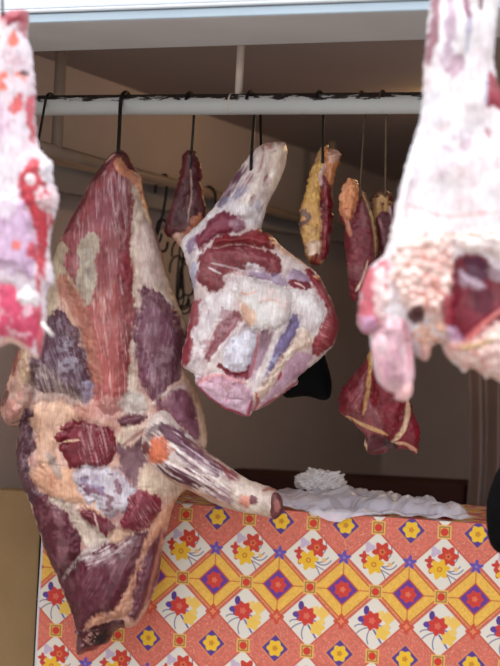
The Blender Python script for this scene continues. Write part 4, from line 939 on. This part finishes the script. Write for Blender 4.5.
# ---- front rail above the picture carries the two bright pieces
fp0 = P(2, -95, SL_D + .03); fp1 = P(466, -95, R_D + .03); fp0.z = fp1.z = max(fp0.z, fp1.z)
fe = (fp1 - fp0).normalized()
front_rail = oriented('hanging_rail', fp0 - fe * .5, fp1 + fe * .6, .016, M_RAIL)
tag(front_rail, 'front rail above the frame carrying the two bright pieces', 'rail')
for pp, tgt, lb in ((fp0, P(3, 22, SL_D - .02), 'thin hook of the bright slab at the left edge'), (fp1, P(466, -42, R_D - .07), 'hook of the bright carcass leg')):
    pts = [pp + Vector((0, .019, -.015)), pp + Vector((0, .019, .004)), pp + Vector((0, .0, .02)), pp + Vector((0, -.0195, .002)), pp.lerp(tgt, .5) + Vector((0, -.015, 0)), tgt, tgt + Vector((.002, .03, -.015)), tgt + Vector((.002, .045, .01))]
    hook_obj('meat_hook', pts, .0026, M_HOOK, lb, 'hooks of the front rail')

# ================================================================== counter
ZT = CAMZ - 143.5 * 4.66 / F
TA = PZ(200, 505, ZT); TB = PZ(470, 523, ZT)
TX = (TB - TA).normalized(); TY = Vector((-TX.y, TX.x, 0))
# left edge of the cloth under photo column 38, right edge out of frame
def on_front(px, py):            # photo point -> (metres along the front from TA, height) on the hanging face
    r = ray(px, py)
    t = (TA.x * TX.y - TA.y * TX.x) / (r.x * TX.y - r.y * TX.x)
    p = CAM + r * t
    return (p - TA).dot(TX), p.z
U0 = on_front(38.5, 600)[0]; U1 = on_front(560, 600)[0]
ZB = on_front(250, 745)[1]
# one repeat of the print, metres
o_u, o_z = on_front(281.5, 521)
PW = on_front(346, 526)[0] - o_u
PH = abs(on_front(274.5, 648)[1] - o_z)
def lobes(x, y, cx, cy, r, n, amp, ph=0):
    dx = x - cx; dy = y - cy; a = np.arctan2(dy, dx)
    return np.hypot(dx, dy) - r * (1 + amp * np.cos(n * a + ph))
def print_color(u, v):
    """oilcloth print: u, v in units of 65 x 127 px per repeat; v downwards"""
    x = (u % 1.0) * 65.5; y = (v % 1.0) * 127.0
    x = np.where(x > 32.75, x - 65.5, x)                 # -32..32 about the blue lozenge
    y = np.where(y > 95.25, y - 127.0, y)                # -31..95
    aa = .45
    def put(c, mask_d, color, w=aa):
        mk = sstep(w, -w, mask_d)[:, None]
        return c * (1 - mk) + lin(color) * mk
    sp_ = vnoise(u * 65.5 / 1.6, v * 127 / 1.6, 5)
    c = np.tile(lin((220, 116, 98)), (len(u), 1)) * (0.86 + .3 * sp_[:, None])
    dots = sstep(.80, .9, vnoise(u * 65.5 / 1.1, v * 127 / 1.1, 8))[:, None] * .5
    c = c * (1 - dots) + lin((240, 190, 160)) * dots
    A_, B_ = 32.75, 31.75
    yel = np.abs(x) / A_ + np.abs(y - 63.5) / B_ - 1       # yellow lozenge
    cy_ = np.tile(lin((242, 188, 84)), (len(u), 1)) * (0.9 + .2 * sp_[:, None])
    mk = sstep(.02, -.02, yel)[:, None]
    c = c * (1 - mk) + cy_ * mk
    for off in (0,):
        yl = np.abs(yel * 22); c = put(c, np.where(yel > -.2, np.abs(yel * 22 + 1.2) - .7, 9), (206, 84, 60))
    inn_ = yel < -.12
    c = put(c, np.where(inn_, np.minimum(np.abs(x), np.abs(y - 63.5)) - .5, 9), (208, 96, 60))
    # white lozenges with flowers
    for cy0, kind in ((31.75, 1), (95.25, 2)):
        yy = np.where(y < 31.75, y + 127.0, y) if kind == 2 else y
        for sx in (-32.75, 32.75):
            X_ = x - sx; Y_ = yy - cy0
            wl = (np.abs(X_) / A_ + np.abs(Y_) / B_ - .86) * 23
            c = put(c, wl - 1.4, (206, 88, 66)); c = put(c, wl, (236, 226, 212))
            lim = np.where(wl < 0, -9, 9)
            def pb(mask, colr):
                nonlocal c
                c = put(c, np.maximum(mask, lim), colr)
            def curve(p0, p1, p2, w, colr):
                t = np.linspace(0, 1, 9)[:, None]
                pl = (1 - t) ** 2 * np.array(p0) + 2 * t * (1 - t) * np.array(p1) + t ** 2 * np.array(p2)
                near = np.abs(X_) + np.abs(Y_) < 40
                dm = np.full(X_.shape, 9.0)
                dm[near] = poly_dist(X_[near], Y_[near], pl, closed=False)[0] - w
                pb(dm, colr)
            navy = (92, 84, 142)
            if kind == 1:
                curve((4, 6), (12, 8), (17, 1), .5, navy); curve((2, 8), (8, 14), (9, 19), .5, navy); curve((6, 7), (14, 12), (20, 4), .5, navy); curve((8, 0), (16, -4), (14, -14), .5, navy); curve((3, 9), (14, 14), (15, 15), .45, navy)
                pb(lobes(X_, Y_, -8, -12, 4.6, 3, .25), (206, 184, 206))
                pb(np.hypot(X_ - 13, (Y_ - 4)) - 2.2, (240, 190, 120))
                pb(lobes(X_, Y_, -13, -3, 4.0, 4, .3), (206, 66, 56)); pb(lobes(X_, Y_, -11, 4, 4.4, 3, .35, 1), (206, 66, 56))
                pb(lobes(X_, Y_, 5, -8, 8.8, 6, .2, .4), (208, 66, 50)); pb(lobes(X_, Y_, 5, -8, 3.2, 5, .15), (226, 112, 70)); pb(np.hypot(X_ - 5, Y_ + 8) - 1.1, (120, 50, 40))
                pb(lobes(X_, Y_, -3, 5, 8.8, 6, .2, 1.2), (244, 190, 50)); pb(np.hypot(X_ + 3, Y_ - 5) - 2.6, (206, 110, 50)); pb(np.hypot(X_ + 3, Y_ - 5) - 1.4, (244, 190, 50))
            else:
                curve((-6, 4), (-14, 6), (-18, 12), .5, navy); curve((-4, 6), (-8, 14), (-5, 20), .5, navy); curve((0, 6), (4, 12), (8, 18), .9, (110, 96, 160)); curve((-8, 2), (-16, 0), (-19, 4), .5, navy); curve((4, 0), (10, 4), (16, 3), .9, (130, 120, 180))
                pb(lobes(X_, Y_, 7, -9, 4.6, 5, .12), (248, 206, 120)); pb(lobes(X_, Y_, 14, -7, 6, 4, .12), (248, 200, 100)); pb(lobes(X_, Y_, 9, 8, 7, 5, .15, .5), (246, 200, 90)); pb(lobes(X_, Y_, 13, 2, 3.6, 4, .15), (248, 206, 110))
                pb(np.hypot((X_ + 8) * 1.6, Y_ + 13) - 4.6, (92, 62, 140)); pb(np.hypot(X_ + 12, (Y_ + 4) * 1.4) - 4.4, (96, 66, 150)); pb(np.hypot(X_ + 9, (Y_ + 0) * 1.5) - 3.4, (110, 90, 170))
                pb(lobes(X_, Y_, -2, -3, 8.8, 7, .14, .3), (212, 64, 54)); pb(lobes(X_, Y_, -2, -3, 3, 5, .2), (228, 110, 90))
    # lozenges with a single flower
    for (X_, Y_, r0, body, rimc, fl, ce, nl) in ((x, y, 13.5, (92, 62, 142), (230, 140, 90), (246, 194, 50), (212, 140, 50), 6), (x, y - 63.5, 14.5, (106, 62, 150), (206, 84, 60), (214, 66, 56), (232, 120, 90), 7)):
        lz = (np.abs(X_) + np.abs(Y_) - r0) * .7
        c = put(c, lz - 1.3, rimc); c = put(c, lz, body); c = put(c, lobes(X_, Y_, 0, 0, 7.8, nl, .12), fl); c = put(c, lobes(X_, Y_, 0, 0, 2.6, 5, .2), ce)
    # little squares where the white lozenges meet point to point
    for yc in (0, 63.5):
        X_ = np.abs(np.abs(x) - 32.75); Y_ = np.abs(y - yc)
        sq = np.maximum(X_, Y_)
        c = put(c, sq - 6.8, (240, 184, 96)); c = put(c, sq - 5.2, (96, 78, 70)); c = put(c, sq - 4.4, (232, 180, 90)); c = put(c, np.hypot(X_, Y_) - 3.9, (216, 62, 48))
    # sprigs at the side corners
    c = put(c, lobes(x, y, 0, 31.75, 5.4, 5, .35, 1.2), (108, 82, 170)); c = put(c, np.hypot(x, y - 31.75) - 1.4, (150, 124, 196))
    y2 = np.where(y < -20, y + 127, y)
    c = put(c, lobes(x, y2, 0, 95.25, 6.0, 4, .3), (214, 84, 62)); c = put(c, lobes(x, y2, 0, 95.25, 2.4, 4, .3), (236, 140, 96))
    return c

STEP = .0017
us = np.arange(U0, U1, STEP); vs = np.arange(0, ZT - ZB, STEP)
top_v = np.concatenate([-np.arange(.62, .012, -.006), -np.arange(.012, 0, -.002)])
vs = np.concatenate([top_v, vs])
UU, VV = np.meshgrid(us, vs)
uf = UU.ravel(); vf = VV.ravel()
hang = np.maximum(vf, 0); on_top = np.maximum(-vf, 0)
wr = .006 * (fbm(uf / .16 + 3, hang / .5, 3, 2) - .5) + .0035 * np.sin(uf * 21 + 3 * vnoise(uf * 3, hang * 3, 4))
wr = wr * np.clip(hang / .12, 0, 1)
curl = .012
edge_out = np.where(vf > 0, 0, 0)
pos = np.array(TA)[None, :] + np.outer(uf, np.array(TX)) + np.outer(on_top, np.array(TY)) - np.outer(wr + .004 * np.clip(hang / .05, 0, 1), np.array(TY))
pos[:, 2] = ZT - hang + np.where(vf < 0, .0025 * (fbm(uf / .05, on_top / .05, 9, 2) - .5), 0) * np.clip(on_top / .02, 0, 1)
tint = print_color((uf - o_u) / PW, (vf + (o_z - ZT)) / PH)
hem = sstep(.0065, .0045, uf - U0)[:, None]
tint = tint * (1 - hem) + lin((216, 214, 220)) * hem
org = TA + Vector((0, 0, 0))
nr, nc = UU.shape
ids = np.arange(nr * nc).reshape(nr, nc)
faces = np.stack([ids[:-1, :-1], ids[1:, :-1], ids[1:, 1:], ids[:-1, 1:]], -1).reshape(-1, 4)
me = bpy.data.meshes.new('tablecloth')
me.vertices.add(len(pos)); me.vertices.foreach_set('co', (pos - np.array(org)).astype(np.float32).ravel())
me.loops.add(len(faces) * 4); me.loops.foreach_set('vertex_index', faces.astype(np.int32).ravel())
me.polygons.add(len(faces)); me.polygons.foreach_set('loop_start', np.arange(0, len(faces) * 4, 4, dtype=np.int32))
me.update(calc_edges=True); me.polygons.foreach_set('use_smooth', np.ones(len(faces), bool))
at = me.color_attributes.new('tint', 'FLOAT_COLOR', 'POINT')
c4 = np.ones((len(pos), 4), np.float32); c4[:, :3] = np.clip(tint * .92, 0, .95); at.data.foreach_set('color', c4.ravel())
mt, nt, b = new_mat('printed_oilcloth')
a_ = nd(nt, 'ShaderNodeAttribute'); a_.attribute_name = 'tint'; nt.links.new(a_.outputs['Color'], b.inputs['Base Color'])
b.inputs['Roughness'].default_value = .5; b.inputs['Specular IOR Level'].default_value = .25
me.materials.append(mt)
cloth = bpy.data.objects.new('tablecloth', me); link(cloth); cloth.location = org
tag(cloth, 'flowered orange and yellow oilcloth hanging over the counter front', 'tablecloth')

# the counter under it: top, front board and legs
M_TABLE = plain('table_wood', (120, 92, 66), .7, var=.15, scale=8)
tbl = empty('counter_table', TA + TX * ((U0 + U1) / 2) + TY * .3 - Vector((0, 0, ZT)))
tag(tbl, 'long wooden counter hidden beneath the flowered oilcloth', 'table')
def box_t(name, u0, u1, y0, y1, z0, z1, mat, parent):
    q = [TA + TX * u + TY * y for u, y in ((u0, y0), (u1, y0), (u1, y1), (u0, y1))]
    b_ = bmesh.new(); hexa(b_, [Vector((p.x, p.y, z0)) for p in q] + [Vector((p.x, p.y, z1)) for p in q]); bevel(b_, .003)
    o = mesh_obj(name, b_, mat, None, smooth=False)
    for v_ in o.data.vertices: v_.co -= parent.location
    o.parent = parent
    return o
box_t('tabletop', U0 + .01, U1 - .01, .012, .62, ZT - .035, ZT - .004, M_TABLE, tbl)
for u_ in (U0 + .04, U1 - .09):
    for y_ in (.04, .54):
        box_t('leg', u_, u_ + .05, y_, y_ + .05, 0, ZT - .034, M_TABLE, tbl)

# plain brown board to the left of the cloth
uL = U0 - .012
brd = bmesh.new()
zb_ = on_front(10, 491)[1]
q = [TA + TX * u + TY * y for u, y in ((uL - .14, .02), (uL, .02), (uL, .12), (uL - .14, .12))]
hexa(brd, [Vector((p.x, p.y, 0)) for p in q] + [Vector((p.x, p.y, zb_)) for p in q]); bevel(brd, .004)
tag(mesh_obj('storage_box', brd, M_BOARD, loc=q[0].lerp(q[2], .5), smooth=False), 'plain brown box of board standing left of the flowered oilcloth', 'box')

# dark bench behind the counter
bz = P(320, 477, 5.9).z
a0 = P(192, 472, 5.9); b0 = P(464, 483, 5.9)
dk = slab(Vector((a0.x, a0.y, 0)), Vector((b0.x, b0.y, 0)), Vector((.16, .3, 0)), 0, bz)
bevel(dk, .01)
tag(mesh_obj('low_bench', dk, M_DARKWOOD, loc=((a0.x + b0.x) / 2, a0.y + .2, 0), smooth=False), 'low dark bench against the back, behind the counter', 'bench')

# ---- things on the counter: a thin plastic sheet over cuts of meat, a crumpled clear bag
def top_pt(px, py, dz=0.0):
    return PZ(px, py, ZT + dz)
def heightfield(name, outline_px, hfun, step_px, mat, zbase=.006, drop=None, thick=.0012):
    """a loose sheet lying on the counter: outline traced where it meets the counter top"""
    out = chaikin(outline_px, 2)
    uv = []
    for px_, py_ in out:
        p = top_pt(px_, py_); d = p - TA
        uv.append((d.dot(TX), d.dot(TY)))
    return np.array(uv)
def sheet(name, uv, hfun, mat, step=.006, label=None, cat=None):
    uv = np.asarray(uv)
    x0, y0 = uv.min(0) - step; x1, y1 = uv.max(0) + step
    X, Y = np.meshgrid(np.arange(x0, x1, step), np.arange(y0, y1, step))
    sd, nx, ny = poly_dist(X, Y, uv, nearest=True)
    ins = sd > .2 * step
    cell = ins[:-1, :-1] | ins[:-1, 1:] | ins[1:, :-1] | ins[1:, 1:]
    used = np.zeros_like(ins); used[:-1, :-1] |= cell; used[:-1, 1:] |= cell; used[1:, :-1] |= cell; used[1:, 1:] |= cell
    X = np.where(ins, X, nx); Y = np.where(ins, Y, ny); sd = np.where(ins, sd, 0)
    z, yo = hfun(X, Y, sd)
    ids_ = np.full(X.shape, -1); ids_[used] = np.arange(used.sum())
    base = TA
    vs_ = [base + TX * float(a) + TY * float(b_) + Vector((0, 0, float(c_))) for a, b_, c_ in zip(X[used], yo[used], z[used])]
    bm = bmesh.new(); bv = [bm.verts.new(v_) for v_ in vs_]
    bm.verts.ensure_lookup_table()
    for i, j in zip(*np.where(cell)):
        bm.faces.new((bv[ids_[i, j]], bv[ids_[i, j + 1]], bv[ids_[i + 1, j + 1]], bv[ids_[i + 1, j]]))
    o = mesh_obj(name, bm, mat, loc=base + TX * float(X.mean()) + TY * float(Y.mean()))
    if label: tag(o, label, cat)
    return o
mt, nt, b = new_mat('thin_lilac_plastic')
b.inputs['Base Color'].default_value = lin4((236, 232, 244)); b.inputs['Roughness'].default_value = .25; b.inputs['Alpha'].default_value = .66
b.inputs['Specular IOR Level'].default_value = .6; b.inputs['Subsurface Weight'].default_value = 0
M_PLASTIC = mt
mt, nt, b = new_mat('clear_crumpled_plastic')
b.inputs['Base Color'].default_value = lin4((242, 238, 238)); b.inputs['Roughness'].default_value = .25; b.inputs['Alpha'].default_value = .94; b.inputs['Specular IOR Level'].default_value = .8
M_CLEAR = mt
# cuts lying under the plastic: humps given by photo position
def uvtop(px, py):
    d = top_pt(px, py) - TA; return d.dot(TX), d.dot(TY)
def counter_depth(px, y):        # metres along the front for a photo column at depth y behind the edge
    lo = TA + TY * y; r = ray(px, 500)
    t = (lo.x * TX.y - lo.y * TX.x) / (r.x * TX.y - r.y * TX.x)
    return ((CAM + r * t) - lo).dot(TX)
humps = [(310, .14, .10, .09, .038), (345, .20, .08, .09, .055), (380, .16, .07, .10, .050), (415, .14, .07, .08, .044), (446, .12, .055, .07, .034), (285, .22, .07, .08, .035)]
H = [(counter_depth(px_, y_), y_, a_, b_, h_) for px_, y_, a_, b_, h_ in humps]
def hump_h(X, Y):
    z = np.zeros(X.shape)
    for cx_, cy_, a_, b_, h_ in H:
        r2 = ((X - cx_) / a_) ** 2 + ((Y - cy_) / b_) ** 2
        z = np.maximum(z, h_ * np.sqrt(np.clip(1 - r2 * .8, 0, 1)))
    return z
for i, (cx_, cy_, a_, b_, h_) in enumerate(H[1:5]):
    bm = bmesh.new()
    bmesh.ops.create_icosphere(bm, subdivisions=4, radius=1)
    for v_ in bm.verts:
        n = v_.co.copy()
        w_ = 1 + .12 * math.sin(3.1 * n.x + i) + .1 * math.sin(4.3 * n.y + 2 * i) + .05 * math.sin(9 * n.z + 7 * n.x)
        z_ = max(n.z * w_, -.15)
        p = TA + TX * (cx_ + n.x * a_ * .62 * w_) + TY * (cy_ + n.y * b_ * .62 * w_); v_.co = Vector((p.x, p.y, ZT + .003 + (z_ + .15) * h_ * .62))
    lb = ['red cut seen dimly through the plastic behind its middle', 'red cut under the plastic, middle of the heap', 'red cut under the plastic, right of the middle', 'small red cut under the right end of the plastic'][i]
    tag(mesh_obj('meat_cut', bm, plain('wrapped_flesh', (150, 62, 66), .4, var=.3, scale=30), loc=TA + TX * cx_ + TY * cy_ + Vector((0, 0, .0))), lb, 'meat', 'cuts under the plastic sheet')
uA = counter_depth(206, .03); uB = counter_depth(474, .03); uM0 = counter_depth(318, 0); uM1 = counter_depth(352, 0)
fold = lambda X, Y: np.abs(fbm(X / .035 + .6 * Y / .05, Y / .06, 61, 3) - .5) * .022 + np.abs(fbm(X / .03 - .8 * Y / .03, Y / .09, 67, 2) - .5) * .02
def plastic_h(X, Y, sd):
    # the part with Y < 0 falls over the counter edge
    ov = np.maximum(-Y, 0)
    z = .006 + .85 * hump_h(X, np.maximum(Y, 0)) + fold(X, Y) * np.clip(sd / .015, 0.25, 1)
    z = z + (.003 * np.sin(X * 90 + 40 * Y))
    z = np.where(Y < 0, .006 + fold(X, Y) * .3 - ov, z)
    z = np.maximum(z, np.where(Y < 0, -1, .005))
    yo = np.where(Y < 0, -.008 - .012 * np.clip(ov / .03, 0, 1) - fold(X, Y) * .5, Y)
    return z, yo
pl_uv = chaikin([(uA, .02), (counter_depth(225, .0), .012), (counter_depth(262, 0), .006), (counter_depth(300, 0), .004), (uM0, -.012), (counter_depth(338, 0), -.030), (uM1, -.012), (counter_depth(385, 0), .004), (counter_depth(430, 0), .0), (uB - .02, .006), (uB, .05), (counter_depth(470, .12), .12),
   (counter_depth(440, .22), .22), (counter_depth(390, .28), .28), (counter_depth(340, .3), .3), (counter_depth(290, .3), .3), (counter_depth(250, .22), .22), (counter_depth(215, .1), .1)], 2)
sheet('plastic_sheet', pl_uv, plastic_h, M_PLASTIC, .0035, 'thin lilac plastic sheet spread over cuts on the counter', 'plastic sheet')
cb = P(318, 486, 4.86)
bm = bmesh.new(); bmesh.ops.create_icosphere(bm, subdivisions=5, radius=1)
from mathutils import noise as mnoise
for v_ in bm.verts:
    n = v_.co.normalized()
    r_ = 1 + .55 * (abs(mnoise.noise(n * 2.6)) - .2) + .35 * (abs(mnoise.noise(n * 6 + Vector((3, 1, 2)))) - .2) + .06 * mnoise.noise(n * 13)
    v_.co = Vector((n.x * .062 * r_, n.y * .055 * r_, max(n.z, -.5) * .034 * r_))
zlow = min(v_.co.z for v_ in bm.verts)
lu, ly = counter_depth(320, .24), .24
cpos = TA + TX * lu + TY * ly + Vector((0, 0, .038 - zlow))
bmesh.ops.translate(bm, verts=bm.verts[:], vec=cpos)
tag(mesh_obj('plastic_bag', bm, M_CLEAR, loc=cpos, smooth=False), 'crumpled clear plastic bag heaped on the lilac sheet', 'bag')

# ---- curtain at the back right
bm = bmesh.new()
ca = P(464, 470, 5.85); cb_ = P(560, 470, 5.6)
nu = 90; zs_ = np.linspace(.45, ZC, 26)
rows = []
for z_ in zs_:
    row = []
    for i in range(nu):
        t = i / (nu - 1)
        p = ca.lerp(cb_, t)
        row.append(bm.verts.new((p.x - .02 * (1 - t) * math.sin(z_ * 5), p.y + .022 * math.sin(t * 34 + 1.2 * math.sin(z_ * 2)) + .01 * math.sin(t * 23 + z_ * 3), z_)))
    rows.append(row)
for i in range(len(rows) - 1):
    for j in range(nu - 1): bm.faces.new((rows[i][j], rows[i][j + 1], rows[i + 1][j + 1], rows[i + 1][j]))
tag(mesh_obj('curtain', bm, M_CURTAIN, loc=(ca.x, ca.y, ZC)), 'dim taupe curtain hanging at the back right behind the counter', 'curtain')

# ---- black bag hanging behind the skinned leg
bag_out = [(296,340),(322,345),(327,362),(331,376),(332,388),(330,399),(322,401),(312,397),(300,396),(286,399),(280,392),(282,370),(288,352)]
mt = plain('black_bag_cloth', (7, 7, 8), .8, var=.3, scale=20, spec=.12)
blk = flesh('cloth_bag', bag_out, 4.62, (20, 20, 24), [], T=16, R=24, g=1.2, mat=mt, origin=P(300, 342, 4.62), seed=51, jag=.3, wav=4, back=.8)
tag(blk, 'black cloth bag hanging half hidden behind the skinned leg', 'bag')
hpts = [0, rail_pt(256) + EY * (rail_r + .004), P(261, 146, 4.55), P(262, 160, 4.55), P(248, 200, 4.55), P(254, 262, 4.57), P(300, 348, 4.62)]
cord = mesh_obj('cord', tube(bmesh.new(), smooth_path(hpts[1:], 6), .003, 8), mt)
for v_ in cord.data.vertices: v_.co -= blk.location
cord.parent = blk

# ---- dark bundle at the right edge, close to the viewer
dk_out = [(505,462),(496,472),(491,486),(487,500),(486,516),(487,532),(490,545),(497,553),(510,556),(540,560),(560,520),(555,470),(530,455)]
bun = flesh('cloth_bundle', dk_out, 3.9, (22, 22, 26), [], T=30, R=30, g=1.6, mat=M_BLACK, origin=P(520, 556, 3.9), seed=52, jag=.2, wav=6, back=1)
tag(bun, 'rounded black cloth shape cut off by the right edge, before the oilcloth', 'cloth')

st = mesh_obj('strap', tube(bmesh.new(), smooth_path([P(520, 470, 3.9), P(528, 300, 3.7), P(530, 60, 3.4), fp1 + fe * .2 + Vector((0, -.02, .0))], 6), .008, 8), M_BLACK)
for v_ in st.data.vertices: v_.co -= bun.location
st.parent = bun

# ---- bulb that warms the top right corner
bp_ = P(455, 88, 5.6)
bm = bmesh.new(); bmesh.ops.create_uvsphere(bm, u_segments=20, v_segments=12, radius=.03)
for v_ in bm.verts:
    if v_.co.z > .01: v_.co.x *= .7; v_.co.y *= .7; v_.co.z *= 1.3
bmesh.ops.translate(bm, verts=bm.verts[:], vec=bp_)
mt, nt, b = new_mat('lit_bulb'); b.inputs['Emission Color'].default_value = (1, .62, .25, 1); b.inputs['Emission Strength'].default_value = 60
bulb = mesh_obj('light_bulb', bm, mt, loc=bp_); tag(bulb, 'warm light bulb under the ceiling behind the bright leg', 'light bulb')
cd = mesh_obj('cord', tube(bmesh.new(), [bp_ + Vector((0, 0, .035)), Vector((bp_.x, bp_.y, ZC + .01))], .004, 8), M_HOOK)
for v_ in cd.data.vertices: v_.co -= bp_
cd.parent = bulb
lamp = bpy.data.lights.new('bulb_light', 'POINT'); lamp.energy = 7; lamp.color = (1, .62, .28); lamp.shadow_soft_size = .04
lo = bpy.data.objects.new('bulb_light', lamp); link(lo); lo.location = bp_ + Vector((0, -.05, -.05))

# ================================================================== daylight
w = bpy.data.worlds.new('overcast_day'); SC.world = w; w.use_nodes = True
nt = w.node_tree; bg = nt.nodes['Background']
tc = nd(nt, 'ShaderNodeTexCoord'); sp = nd(nt, 'ShaderNodeSeparateXYZ'); nt.links.new(tc.outputs['Generated'], sp.inputs[0])
rp = nd(nt, 'ShaderNodeValToRGB')
rp.color_ramp.elements[0].position = .15; rp.color_ramp.elements[0].color = (1.0, 1.0, 1.02, 1)
rp.color_ramp.elements[1].position = 1; rp.color_ramp.elements[1].color = (2.0, 2.1, 2.25, 1)
nt.links.new(sp.outputs['Z'], rp.inputs['Fac']); nt.links.new(rp.outputs['Color'], bg.inputs['Color'])
bg.inputs['Strength'].default_value = 1.0
sun = bpy.data.lights.new('sun', 'SUN'); sun.energy = 1.5; sun.angle = math.radians(25); sun.color = (1, .96, .9)
so = bpy.data.objects.new('sun', sun); link(so)
so.rotation_euler = Vector((.2, .28, -1.0)).to_track_quat('-Z', 'Y').to_euler()
so.location = (0, 0, 6)

SC.view_settings.view_transform = 'Standard'; SC.view_settings.look = 'None'
SC.view_settings.gamma = 1; SC.view_settings.use_curve_mapping = False
SC.view_settings.exposure = 0.33
